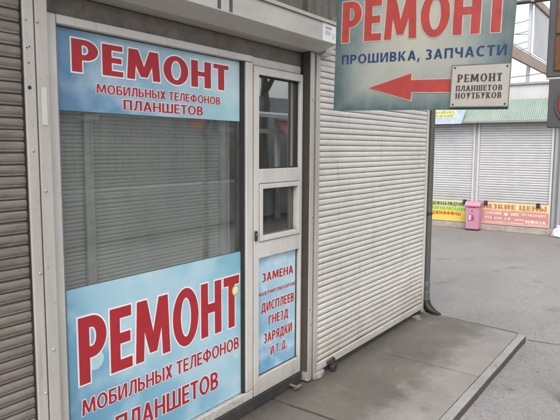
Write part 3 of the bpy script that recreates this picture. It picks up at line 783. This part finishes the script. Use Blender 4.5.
# ------------------------------------------------------------------ signs stuck on the glass
def flat_sign(name, x0, x1, z0, z1, y, t, m, label, cat='sign'):
    w = MB(); w.box(x0, x1, y - t, y, z0, z1)
    return tag(w.build(name, m, None), label, cat, 'printed signs on the repair kiosk')
SA = .0012
s1 = flat_sign('window_sign', 1.461, 2.641, 1.769, 2.106, .0915, .0035, M['print_top'], 'blue printed sign along the top of the repair window with red lettering over its glass')
P1 = on_wall(.0878); RW = lambda d: [(d, .0004, M['white_ink']), (0, .0016, M['red'])]
lettering('РЕМОНТ', HEAD, P1, 1.528, 2.543, 1.934, 2.070, RW(.0065), parent=s1, gap=.10)
lettering('МОБИЛЬНЫХ ТЕЛЕФОНОВ', SMALL, P1, 1.648, 2.470, 1.853, 1.8935, RW(.0024), parent=s1)
lettering('ПЛАНШЕТОВ', SMALL, P1, 1.795, 2.330, 1.788, 1.8345, RW(.0028), parent=s1)
s2 = flat_sign('window_sign', 1.461, 2.641, .138, 1.006, .0885, .006, M['print_low'], 'large pale blue sign filling the lower half of the repair window with huge red lettering')
P2 = on_wall(.0822)
w = MB()
for x, z, r in ((2.602, .40, .034), (2.600, .225, .040), (1.60, .66, .045)):
    w = MB(); w.disc((x, .0824, z), r, 'y', .0003, 28); w.build('print_bubble', M['bubble'], s2)
lettering('РЕМОНТ', HEAD, P2, 1.512, 2.625, .568, .872, [(.008, .0006, M['white_ink']), (0, .0020, M['red'])], parent=s2, gap=.085, tilt=0)
lettering('МОБИЛЬНЫХ ТЕЛЕФОНОВ', SMALL, P2, 1.520, 2.622, .424, .496, RW(.0035), parent=s2)
lettering('ПЛАНШЕТОВ', SMALL, P2, 1.700, 2.432, .250, .352, RW(.004), parent=s2, tilt=-.012)
w = MB(); w.disc((2.590, .0803, .782), .030, 'y', .0008, 26); stx = w.build('sticker', M['yellow_green'], s2)
w = MB(); w.disc((2.590, .0794, .782), .019, 'y', .0005, 22); w.build('sticker_print', M['sticker'], stx)
w = MB(); w.disc((2.583, .0788, .788), .004, 'y', .0004, 10); w.disc((2.597, .0788, .788), .004, 'y', .0004, 10); w.box(2.582, 2.598, .0784, .0788, .772, .776); w.build('sticker_print', M['green_ink'], stx)
s3 = flat_sign('door_sign', 2.786, 3.221, .194, .941, .0795, .004, M['print_door'], 'narrow blue sign on the lower door panel listing replacement parts in red')
w = MB()
for x0, x1, z0, z1 in ((2.7795, 2.7855, .1905, .9445), (3.2215, 3.2275, .1905, .9445), (2.786, 3.221, .1905, .1937), (2.786, 3.221, .9415, .9445)): w.box(x0, x1, .070, .0798, z0, z1)
w.build('gasket', M['gasket'], door)
P3 = on_wall(.0753)
for tx, a, b_, c, d in (('ЗАМЕНА', 2.842, 3.192, .782, .838), ('АККУМУЛЯТОРОВ', 2.806, 3.214, .697, .720), ('ДИСПЛЕЕВ', 2.834, 3.204, .588, .648),
                        ('ГНЕЗД', 2.912, 3.136, .492, .552), ('ЗАРЯДКИ', 2.862, 3.184, .382, .446), ('И Т. Д.', 2.936, 3.120, .287, .345)):
    lettering(tx, SANS, P3, a, b_, c, d, RW(.0034 if c != .697 else .0016), parent=s3)

# ------------------------------------------------------------------ hanging sign, edge-on to the wall, tilted a little
HA = R(1.41)
HK = .757                                              # its real size: .86 m wide
HO = Vector((2.65, -.5325, 1.8115)); HU = Vector((0, -math.cos(HA), -math.sin(HA))); HV = Vector((0, -math.sin(HA), math.cos(HA)))
HW, HH = 1.142, .90
HB = HO + HU * (HW / 2 * HK)
hang = bpy.data.objects.new('hanging_sign', None); col.objects.link(hang)
# local frame: x along the board, z up the board, -y towards the reader
hang.matrix_world = Matrix(((0, 1, 0, HB.x), (HU.y, 0, HV.y, HB.y), (HU.z, 0, HV.z, HB.z), (0, 0, 0, 1))) @ Matrix.Scale(HK, 4)
tag(hang, 'faded teal and cream hanging sign with a red arrow pointing left', 'sign')
def hb(mb, name, m, parent=hang, bev=0, smooth=False):
    WORLD['_h'] = Vector((0, 0, 0))
    keep = WORLD.get(parent.name); WORLD[parent.name] = Vector((0, 0, 0))
    o = mb.build(name, m, parent, bev, smooth)
    return o
PH = lambda u, v, o: (u - HW / 2, -.007 - o, v)
w = MB(); nx, nz = 16, 12                                  # slightly buckled sheet
for j in range(nz + 1):
    for i in range(nx + 1):
        x = -HW / 2 + HW * i / nx + (.016 * (j / nz) if i == nx else 0); z = HH * j / nz
        w.v.append((x, -.006 + .0005 * math.sin(x * 7 + z * 3), z))
for j in range(nz):
    for i in range(nx): a = j * (nx + 1) + i; w.f.append([a, a + 1, a + nx + 2, a + nx + 1]); w.mi.append(0)
pn = hb(w, 'sheet', M['hang'])
w = MB()
w.box(-HW / 2, HW / 2, -.002, .016, .0, .016); w.box(-HW / 2, -HW / 2 + .016, -.002, .016, .0165, HH); w.box(HW / 2 - .016, HW / 2, -.002, .016, .0165, HH); w.box(-HW / 2 + .0165, HW / 2 - .0165, -.002, .016, HH - .016, HH)
hb(w, 'sign_frame', plain('sign_frame_teal', (.07, .13, .14), .5), bev=.002)
for x in (-.42, .42):
    w = MB(); w.box(x - .012, x + .012, .0165, .022, HH - .1, 1.20); hb(w, 'strap', M['dark'])
w = MB(); w.box(-1.42, HW / 2 + .03, .0, .04, 1.2005, 1.24); w.box(-1.43, -1.4205, -.06, .10, 1.12, 1.32); hb(w, 'bracket_arm', M['dark'])
lettering('РЕМОНТ', glyphs(.235, .17), PH, .046, 1.112, .447, .708, [(.006, .0004, plain('print_cream', (.38, .36, .32), .5)), (0, .0016, M['red_faded'])], parent=hang, tilt=-.012, gap=.10)
lettering('ПРОШИВКА, ЗАПЧАСТИ', SMALL, PH, .052, 1.117, .306, .364, [(0, .0010, M['blue_ink'])], parent=hang, gap=.16, space=.30)
w = MB(); arrow = [(.262, .143), (.552, .226), (.552, .184), (.830, .181), (.830, .105), (.556, .112), (.556, .060)]
ar2 = dilate(arrow[::-1], .007)
w.poly([PH(a, b_, .0006) for a, b_ in ar2], 1); w.poly([PH(a, b_, .0014) for a, b_ in arrow], 0)
hb(w, 'arrow', [M['red_faded'], plain('arrow_edge', (.34, .31, .27), .5)])
# screwed-on small sign
ss = bpy.data.objects.new('small_sign', None); col.objects.link(ss); ss.matrix_world = hang.matrix_world @ Matrix.Translation((.979 - HW / 2, -.012, .016))
tag(ss, 'small off-white sign with black roman lettering screwed on the corner of the hanging sign', 'sign')
PS = lambda u, v, o: (u - .979, -.008 - o, v - .016)
w = MB(); w.box(-.166, .166, -.007, -.001, .001, .240); hb(w, 'panel', M['smalls'], ss, bev=.002)
w = MB()
for x0, x1, z0, z1 in ((-.170, .170, -.004, .0005), (-.170, .170, .2405, .245), (-.170, -.1665, .001, .240), (.1665, .170, .001, .240)): w.box(x0, x1, -.0085, -.0005, z0, z1)
hb(w, 'sign_frame', plain('small_sign_edge', (.12, .15, .14), .5), ss)
for tx, a, b_, c, d in (('РЕМОНТ', .850, 1.108, .160, .204), ('ПЛАНШЕТОВ', .843, 1.112, .108, .139), ('НОУТБУКОВ', .843, 1.110, .064, .097)):
    lettering(tx, SERIF, PS, a, b_, c, d, [(0, .0006, M['black_ink'])], parent=ss, gap=.13)
for x, z in ((-.150, .228), (.150, .226), (.150, .014), (-.15, .014)):
    w = MB(); w.dome((x, -.007, z), .006, .004); hb(w, 'screw', M['dark'], ss, smooth=True)

# ------------------------------------------------------------------ downpipe
DP = thing('downpipe', (5.475, -.002, 0), 'dark grey-green downpipe at the end of the ivory shutter with a black kicked-out shoe', 'downpipe')
w = MB(); w.tube([(5.475, -.002, .16), (5.475, -.002, 1.0), (5.475, -.002, 3.06)], .031, 20); w.build('pipe', M['pipe'], DP, smooth=True)
w = MB(); w.tube([(5.475, -.002, .118), (5.475, -.002, .20), (5.475, -.002, .205)], [.036, .036, .032], 20); w.build('collar', M['pipe'], DP, smooth=True)
w = MB(); w.tube([(5.475, -.002, .245), (5.475, -.002, .30), (5.475, -.002, .305)], [.0345, .0345, .031], 20); w.build('collar', M['pipe'], DP, smooth=True)
w = MB(); w.tube([(5.475, -.002, .120), (5.475, -.008, .070), (5.466, -.040, .030), (5.452, -.095, .010), (5.438, -.165, .002)], [.037, .045, .046, .032, .012], 20); w.build('shoe', M['pipe_shoe'], DP, smooth=True)
for z in (.97, 2.1):
    w = MB(); w.tube([(5.475, -.002, z), (5.475, -.002, z + .028)], .0345, 20); w.box(5.40, 5.45, -.010, .006, z + .004, z + .024); w.build('clamp', M['dark'], DP)

# ================================================================== FAR KIOSK
FK = thing('market_kiosk', (13.4, .8, -.1), 'white closed market kiosk across the lane under a pale green roof edge', 'kiosk')
FX = 12.52
w = MB(); w.box(FX + .03, 15.4, -4.0, 6.0, -.1, 2.40); w.build('wall', M['kwhite'], FK)
w = MB(); w.box(FX - .05, FX + .028, -4.0, 6.0, -.1, .028); w.build('base', M['kbase'], FK, bev=.01)
KP = lambda u, v, o: (FX + .012 - o, u, v)
bays = [(5.2, 3.45), (3.34, 2.70), (2.70, 1.71), (1.565, .175), (-.16, -1.6), (-1.72, -3.2)]
bays = [(4.9, 3.0), (2.9, 1.71), (1.565, .175), (-.13, -1.5), (-1.62, -3.1)]
for i, (a, b_) in enumerate(bays):
    w = MB(); shutter_mesh(w, a, b_, .515, 2.30, .0505, KP, 18, .008, .14, 20 + i, .004, .05); w.build('roller_shutter', [M['slat_white'], M['groove_white']], FK)
    for e in (a, b_):
        sgn = 1 if e == a else -1
        w = MB(); w.box(FX - .028, FX + .027, e + sgn * .004, e + sgn * .046, .03, 2.30); w.build('guide_rail', M['kwhite'], FK, bev=.004)
    for f in (.13, .87) if i != 1 else (.13, .90):
        y = a + (b_ - a) * f
        w = MB(); w.box(FX - .062, FX - .026, y - .036, y + .036, .435, .530); w.build('lock', M['dark'], FK, bev=.006)
w = MB(); w.box(FX - .012, FX + .026, -.075, .125, -.095, 2.30); pst = w.build('corner_post', M['kgrey'], FK, bev=.01)
w = MB(); w.box(FX - .045, FX - .0125, .055, .10, -.095, 2.30); w.tube([(FX - .05, -.02, -.09), (FX - .05, -.02, 2.3)], .032, 12); w.build('conduit', M['kgrey'], pst)
# corrugated mansard edge
def mansard(y0, y1, zb, zt, xb, xt, name, m, step=.038, amp=.012):
    w = MB(); n = int(abs(y1 - y0) / step) * 4
    for j in range(n + 1):
        y = y0 + (y1 - y0) * j / n; d = amp * math.cos(j * math.pi / 2)
        w.v += [(xb - d, y, zb), (xt - d, y, zt)]
    for j in range(n): w.f.append([2 * j, 2 * j + 2, 2 * j + 3, 2 * j + 1]); w.mi.append(0)
    return w.build(name, m, FK)
mansard(-4.0, 6.0, 2.185, 2.63, FX - .22, FX + .16, 'roof_edge', M['awning'])
w = MB(); w.box(FX - .225, FX - .18, -4.0, 6.0, 2.155, 2.180); w.build('eave_trim', M['cap_grey'], FK)
w = MB(); w.box(FX - .07, FX + .028, -4.0, 6.0, 2.303, 2.33); w.build('soffit', M['kwhite'], FK)
w = MB(); w.box(FX + .30, 15.4, -4.0, 6.0, 2.402, 2.93); w.build('parapet', M['kwhite'], FK)
w = MB(); w.box(FX + .26, 15.4, -4.0, 6.0, 2.934, 2.975); w.build('parapet_cap', M['cap_grey'], FK)
# boards under the shutters
BX = FX - .036
def board(name, a, b_, z0, z1, m, label):
    w = MB(); w.box(BX, BX + .025, b_, a, z0, z1); o = w.build(name, m); tag(o, label, 'sign')
    w = MB(); w.box(BX - .006, BX + .02, b_ - .01, a + .01, z0 - .028, z0 - .002); w.build('bottom_rail', M['dark'], o)
    return o
yb = board('advert_board', 2.92, 1.775, .040, .505, M['yb'], 'yellow advert board with black, green and red text lines left of the pink bin')
KB = on_kiosk(BX - .002)
lettering('ВИДЕОНАБЛЮДЕНИЕ', HEAVY, KB, 2.66, 1.830, .385, .462, [(0, .001, M['darkolive_ink'])], parent=yb, gap=.10)
lettering('СИГНАЛИЗАЦИЯ', HEAVY, KB, 2.55, 1.800, .282, .352, [(0, .001, M['green_ink'])], parent=yb, gap=.10)
lettering('ДОМОФОНЫ', HEAVY, KB, 2.55, 1.905, .172, .252, [(0, .001, M['redbrown_ink'])], parent=yb, gap=.10)
rb = board('advert_board', 1.505, .150, .040, .505, M['rb'], 'red and yellow low-price board with white phone brand names right of the pink bin')
lettering('НИЗКИЕ ЦЕНЫ', HEAVY, KB, 1.51, .195, .372, .470, [(.005, .0006, M['pale_yellow']), (0, .0016, M['orange_ink'])], parent=rb, gap=.12)
WH = [(0, .001, plain('faded_white_ink', (.62, .52, .50), .5, 0, .06))]
lettering('SAMSUNG', HEAVY, KB, 1.395, 1.055, .248, .308, WH, parent=rb)
lettering('MI', HEAVY, KB, .875, .725, .240, .308, WH, parent=rb)
lettering('HUAWEI', SANS, KB, .54, .205, .252, .300, WH, parent=rb)
lettering('HTC', HEAVY, KB, 1.40, 1.24, .150, .215, WH, parent=rb)
lettering('LG', HEAVY, KB, .99, .87, .150, .205, WH, parent=rb)
lettering('NOKIA', HEAVY, KB, .585, .195, .110, .178, WH, parent=rb)
w = MB()                                                   # fruit emblem, petalled emblem and small unreadable rows
for k, (dy, dz, r) in enumerate(((.014, 0, .030), (-.014, 0, .030), (0, -.012, .026))): w.disc((BX - .0022 - .0003 * k, .97 + dy, .268 + dz), r, 'x', .0003, 18)
w.poly([(BX - .0035, .965, .300), (BX - .0035, .945, .318), (BX - .0035, .955, .322), (BX - .0035, .972, .308)])
w.build('emblem', WH[0][2], rb); w = MB()
for k in range(6):
    t = R(12 + k * 31); cy, cz = .61, .262
    d = Vector((math.cos(t), math.sin(t))); nn = Vector((-d.y, d.x)) * .010
    w.poly([(BX - .0022 - k * .0002, cy + d.x * .012, cz + d.y * .012), (BX - .0022 - k * .0002, cy + d.x * .034 + nn.x, cz + d.y * .038 + nn.y), (BX - .0022 - k * .0002, cy + d.x * .050, cz + d.y * .055), (BX - .0022 - k * .0002, cy + d.x * .034 - nn.x, cz + d.y * .038 - nn.y)])
w.build('emblem', WH[0][2], rb); w = MB()
rr = random.Random(4)
for (ya, ybb, z0, z1) in ((1.38, .98, .078, .100), (.93, .62, .082, .105), (.80, .62, .150, .185), (1.2, 1.04, .155, .200), (.52, .22, .070, .090)):
    y = ya
    while y > ybb:
        q = rr.uniform(.015, .04); w.box(BX - .0030, BX - .0012, y - q, y, z0, z1); y -= q + .012
w.build('print_marks', WH[0][2], rb)
# slanted board on the roof edge
ys = MB(); tx = FX - .262
ys.prism([(4.6, 2.125), (1.905, 2.140), (1.80, 2.46), (1.80, 2.60), (4.6, 2.60)], tx, tx + .03, 'x')
yo = tag(ys.build('roof_sign', M['sign_blue']), 'pale yellow and blue sign board on the green roof edge beside the downpipe', 'sign')
w = MB(); w.poly([(tx - .003, 4.5, 2.265), (tx - .003, 2.035, 2.262), (tx - .003, 1.985, 2.43), (tx - .003, 1.96, 2.55), (tx - .003, 4.5, 2.55)]); w.build('print_field', M['pale_yellow'], yo)
w = MB(); rr = random.Random(6)
for z0, z1, a, b_ in ((2.355, 2.41, 2.75, 2.07), (2.285, 2.335, 2.75, 2.09)):
    y = a
    while y > b_:
        q = rr.uniform(.02, .06); w.box(tx - .006, tx - .0035, y - q, y, z0 + rr.uniform(0, .012), z1 - rr.uniform(0, .012)); y -= q + rr.uniform(.012, .03)
w.build('print_marks', M['olive_ink'], yo)

# pink bin
BN = thing('litter_bin', (12.35, 1.655, -.1), 'pink plastic litter bin with a white pictogram between the two advert boards', 'bin')
w = MB(); bx = 12.22
def taper(mb, y0, y1, x0, x1, z0, z1, k):
    cy, cx = (y0 + y1) / 2, (x0 + x1) / 2
    lo = [(cx + (x - cx) * k, cy + (y - cy) * k, z0) for x, y in ((x0, y0), (x1, y0), (x1, y1), (x0, y1))]
    hi = [(x, y, z1) for x, y in ((x0, y0), (x1, y0), (x1, y1), (x0, y1))]
    mb._add(lo + hi, [(3, 2, 1, 0), (4, 5, 6, 7), (0, 1, 5, 4), (1, 2, 6, 5), (2, 3, 7, 6), (3, 0, 4, 7)])
taper(w, 1.495, 1.815, bx, bx + .25, -.07, .405, .93)
w.build('body', M['pink'], BN, bev=.015)
w = MB(); w.box(bx + .03, bx + .23, 1.52, 1.79, -.1, -.0705); w.build('foot', M['dark'], BN)
w = MB(); w.prism([(bx - .022, .4075), (bx + .262, .4075), (bx + .262, .475), (bx + .20, .515), (bx + .04, .500), (bx - .022, .445)], 1.478, 1.832, 'y'); w.build('lid', M['pink'], BN, bev=.012)
w = MB(); w.box(bx - .004, bx + .006, 1.57, 1.74, .385, .4065); w.build('slot', M['pink_dark'], BN)
w = MB(); fx = bx - .0015
w.box(fx - .001, fx + .012, 1.672, 1.735, .115, .245); w.box(fx - .0025, fx - .0012, 1.684, 1.723, .130, .230, 1)
w.disc((fx + .004, 1.632, .225), .016, 'x', .006, 12); w.poly([(fx - .002, 1.652, .205), (fx - .002, 1.617, .205), (fx - .002, 1.607, .115), (fx - .002, 1.622, .115), (fx - .002, 1.634, .155), (fx - .002, 1.646, .115), (fx - .002, 1.658, .115)])
w.poly([(fx - .0024, 1.645, .205), (fx - .0024, 1.600, .165), (fx - .0024, 1.594, .172), (fx - .0024, 1.628, .208)])
w.box(fx - .001, fx + .012, 1.640, 1.668, .300, .335); w.build('pictogram', [M['pink_dark'], M['white_ink']], BN)

BN.location.y -= .066; BN.scale = (1, .90, 1)

# white bag on the ground at the grey corner post
w = MB(); rr = random.Random(12)
rings = []
cx, cy = 12.36, -.06
for j, (z, r) in enumerate(((0, .10), (.03, .13), (.09, .12), (.15, .085), (.19, .04), (.23, .055))):
    for k in range(14):
        t = 2 * math.pi * k / 14; q = r * rr.uniform(.78, 1.18); w.v.append((cx + q * math.cos(t), cy + q * math.sin(t), -.099 + z + rr.uniform(-.012, .012) * (j > 0)))
for j in range(5):
    for k in range(14): w.f.append([j * 14 + k, j * 14 + (k + 1) % 14, (j + 1) * 14 + (k + 1) % 14, (j + 1) * 14 + k]); w.mi.append(0)
w.f.append(list(range(14))[::-1]); w.mi.append(0)
tag(w.build('plastic_bag', M['bag']), 'crumpled white bag on the ground at the foot of the grey kiosk post', 'bag')

# ------------------------------------------------------------------ sign boxes at the right edge, on a post
SB = thing('box_sign', (4.05, -1.50, -.1), 'grey framed sign boxes with brown panels and a red ring at the right edge', 'sign')
def sbx(y0, y1, z0, z1, x0=4.0, x1=4.07):
    w = MB(); w.box(x0, x1, y0, y1, z0, z1); return w
bu = sbx(-1.285, -1.665, 2.068, 2.78).build('upper_box', M['box_grey'], SB, bev=.006)
for z0, z1 in ((2.335, 2.72), (2.110, 2.318)):
    w = MB(); w.box(3.996, 3.9995, -1.335, -1.60, z0, z1); w.build('panel', M['box_brown'], bu)
    w = MB()
    for a, b_, c, d in ((-1.330, -1.3345, z0, z1), (-1.6005, -1.605, z0, z1), (-1.3345, -1.6, z1 + .0003, z1 + .005), (-1.3345, -1.6, z0 - .005, z0 - .0003)): w.box(3.992, 3.9995, a, b_, c, d)
    w.build('panel_trim', M['box_dark'], bu)
blw = sbx(-1.305, -1.665, 1.752, 2.057).build('lower_box', M['box_grey'], SB, bev=.006)
w = MB(); cyl = (3.9995, -1.480, 1.90)
w.tube([(3.9995, -1.480, 1.90), (3.993, -1.480, 1.90)], .135, 40); w.build('disc', M['box_dark'], blw)
w = MB(); n = 48
for k in range(n):
    t0, t1 = 2 * math.pi * k / n, 2 * math.pi * (k + 1) / n
    P = lambda r, t: (3.9915, -1.480 + r * math.cos(t), 1.90 + r * math.sin(t))
    w.poly([P(.135, t0), P(.135, t1), P(.126, t1), P(.126, t0)])
w.build('rim', M['box_grey'], blw)
w = MB(); w.disc((3.992, -1.480, 1.90), .116, 'x', .002, 36); w.build('red_lens', M['box_red'], blw)
w = MB(); w.box(4.01, 4.05, -1.282, -1.64, 2.0575, 2.0675); w.build('spacer', M['sticker'], SB)
w = MB(); w.tube([(4.105, -1.50, -.1), (4.105, -1.50, 2.9)], .032, 16); w.build('post', M['box_grey'], SB, smooth=True)

# ------------------------------------------------------------------ hoarding behind the far kiosk
HD = thing('roof_hoarding', (22.0, 2.5, -.1), 'white hoarding on a rusty beam frame standing behind the far kiosk', 'hoarding')
w = MB(); w.box(21.35, 30.0, 2.47, 2.50, 4.85, 6.38); w.build('panel', M['hoard'], HD)
w = MB(); w.prism([(15.5, 4.30), (30, 4.36), (30, 4.66), (15.5, 4.62)], 2.38, 2.46, 'y'); w.build('beam', M['rust'], HD)
w = MB(); w.prism([(20.8, 6.42), (30, 6.42), (30, 6.66), (20.8, 6.66)], 2.42, 2.52, 'y'); w.build('beam', M['rust'], HD)
for x in (21.15, 25.5, 29.6):
    w = MB(); w.box(x - .07, x + .07, 2.525, 2.62, -.1, 7.2); w.build('post', M['galv'], HD)
for x in (22.4, 23.6, 24.8):
    w = MB(); w.box(x - .03, x + .03, 2.505, 2.53, 4.85, 6.4); w.build('batten', M['galv'], HD)
w = MB()
for z in (4.72, 4.78): w.tube([(15.5, 2.5, z), (30, 2.5, z)], .015, 6)
w.build('rail', M['galv'], HD)
w = MB(); w.tube([(20.4, 3.4, 6.35), (21.6, 1.2, 6.62)], .07, 8); w.build('arm', M['dark'], HD)
rr = random.Random(2)
for i, (z0, z1) in enumerate(((5.75, 5.80), (5.62, 5.35), (5.42, 5.45), (5.05, 5.12), (4.92, 4.90), (3.9, 4.35))):
    w = MB(); pts = []
    for k in range(13):
        t = k / 12; pts.append((20.0 + t * .6, 3.6 - 3.2 * t * (1 if i > 4 else .34), z0 + (z1 - z0) * t - .10 * math.sin(math.pi * t)))
    w.tube(pts, .011, 6)
    tag(w.build('overhead_wire', M['cable']), 'thin dark wire strung against the sky beside the hoarding', 'wire', 'wires beside the hoarding')

# ------------------------------------------------------------------ the opposite row, mirrored in the glass
OS = thing('market_stall', (10, -6.6, -.1), 'open market stall on white posts under a red awning mirrored in the door glass', 'stall')
w = MB(); w.box(2.0, 22.0, -7.8, -7.6, -.1, 3.05); w.build('back_wall', M['stall_dark'], OS)
for x in (10.3, 11.4, 12.9):
    w = MB(); w.box(x - .05, x + .05, -5.9, -5.8, -.1, 2.35); w.build('post', M['kwhite'], OS)
w = MB(); w.prism([(-5.6, 2.30), (-6.4, 2.42), (-6.4, 2.50), (-5.6, 2.38)], 2.0, 20.0, 'x'); w.build('roof', M['galv'], OS)
w = MB(); w.prism([(-5.2, 1.72), (-5.75, 2.22), (-5.75, 2.26), (-5.2, 1.76)], 11.2, 12.0, 'x'); w.build('awning', M['stall_red'], OS)
w = MB(); w.box(5.0, 18.0, -6.6, -5.95, .0, .85); w.build('counter', M['stall_dark'], OS)
w = MB(); w.box(8.5, 18.0, -5.95, -5.9, 1.95, 2.05); w.build('cross_bar', M['kwhite'], OS)
# bare tree behind that row
TR = thing('bare_tree', (12.3, -7.0, -.1), 'leafless tree among the opposite stalls mirrored in the door glass', 'tree')
rr = random.Random(21); w = MB()
def branch(p, d, L, r, lev):
    q = p + d * L
    w.tube([p, p + d * L * .5 + Vector((rr.gauss(0, .03), rr.gauss(0, .03), 0)) * L, q], [r, r * .85, r * .62], 6 if lev < 3 else 4, False)
    if lev >= 4: return
    for _ in range(3 if lev < 4 else 2):
        nd = (d + Vector((rr.gauss(0, .5), rr.gauss(0, .5), rr.gauss(.12, .3)))).normalized()
        branch(p + d * L * rr.uniform(.6, 1), nd, L * rr.uniform(.6, .85), r * .55, lev + 1)
w2 = w
branch(Vector((12.3, -7.0, 1.9)), Vector((0, .05, 1)).normalized(), 1.7, .13, 0)
w.build('crown', M['bark'], TR)
w = MB(); w.tube([(12.3, -7.0, -.1), (12.33, -6.98, .9), (12.3, -7.0, 1.95)], [.22, .17, .14], 12); w.build('trunk', M['bark'], TR, smooth=True)

# ================================================================== LIGHT, SKY, CAMERA
wd = bpy.data.worlds.new('World'); sc.world = wd; wd.use_nodes = True
nt = wd.node_tree; nt.nodes.clear()
SUN_EL, SUN_AZ = R(50), R(240)                 # azimuth measured clockwise from +Y: veiled sun behind the camera
sky = nt.nodes.new('ShaderNodeTexSky'); sky.sky_type = 'NISHITA'; sky.sun_disc = False
sky.sun_elevation = SUN_EL; sky.sun_rotation = SUN_AZ
sky.air_density = 1.0; sky.dust_density = 4.0; sky.ozone_density = 1.0
hs = nt.nodes.new('ShaderNodeHueSaturation'); hs.inputs['Saturation'].default_value = .22; hs.inputs['Value'].default_value = 2.0   # cloud cover greys the blue out
bg = nt.nodes.new('ShaderNodeBackground'); bg.inputs[1].default_value = .15
ow = nt.nodes.new('ShaderNodeOutputWorld')
nt.links.new(sky.outputs[0], hs.inputs['Color']); nt.links.new(hs.outputs[0], bg.inputs[0]); nt.links.new(bg.outputs[0], ow.inputs[0])
sl = bpy.data.lights.new('Sun', 'SUN'); sl.energy = 1.3; sl.angle = R(45); sl.color = (1.0, .96, .90)
so = bpy.data.objects.new('Sun', sl); col.objects.link(so)
d = Vector((math.sin(SUN_AZ) * math.cos(SUN_EL), math.cos(SUN_AZ) * math.cos(SUN_EL), math.sin(SUN_EL)))
so.rotation_euler = (-d).to_track_quat('-Z', 'Y').to_euler(); so.location = d * 20

cam = bpy.data.cameras.new('Camera'); co = bpy.data.objects.new('Camera', cam); col.objects.link(co)
cam.sensor_width = 36; cam.lens = 580 / 560 * 36; cam.clip_start = .05; cam.clip_end = 1000
f = Vector((.81431073, .57045544, -.10713837)); r = Vector((.57422946, -.81867633, .00544012)); u = Vector((.0846083, .06595196, .99422924))
co.matrix_world = Matrix(((r.x, u.x, -f.x, 0), (r.y, u.y, -f.y, -2.05185), (r.z, u.z, -f.z, 1.62), (0, 0, 0, 1)))
sc.camera = co
sc.view_settings.view_transform = 'Standard'; sc.view_settings.look = 'None'
sc.view_settings.exposure = 0; sc.view_settings.gamma = 1
sc.render.engine = 'CYCLES'
sc.cycles.max_bounces = 6; sc.cycles.transparent_max_bounces = 12
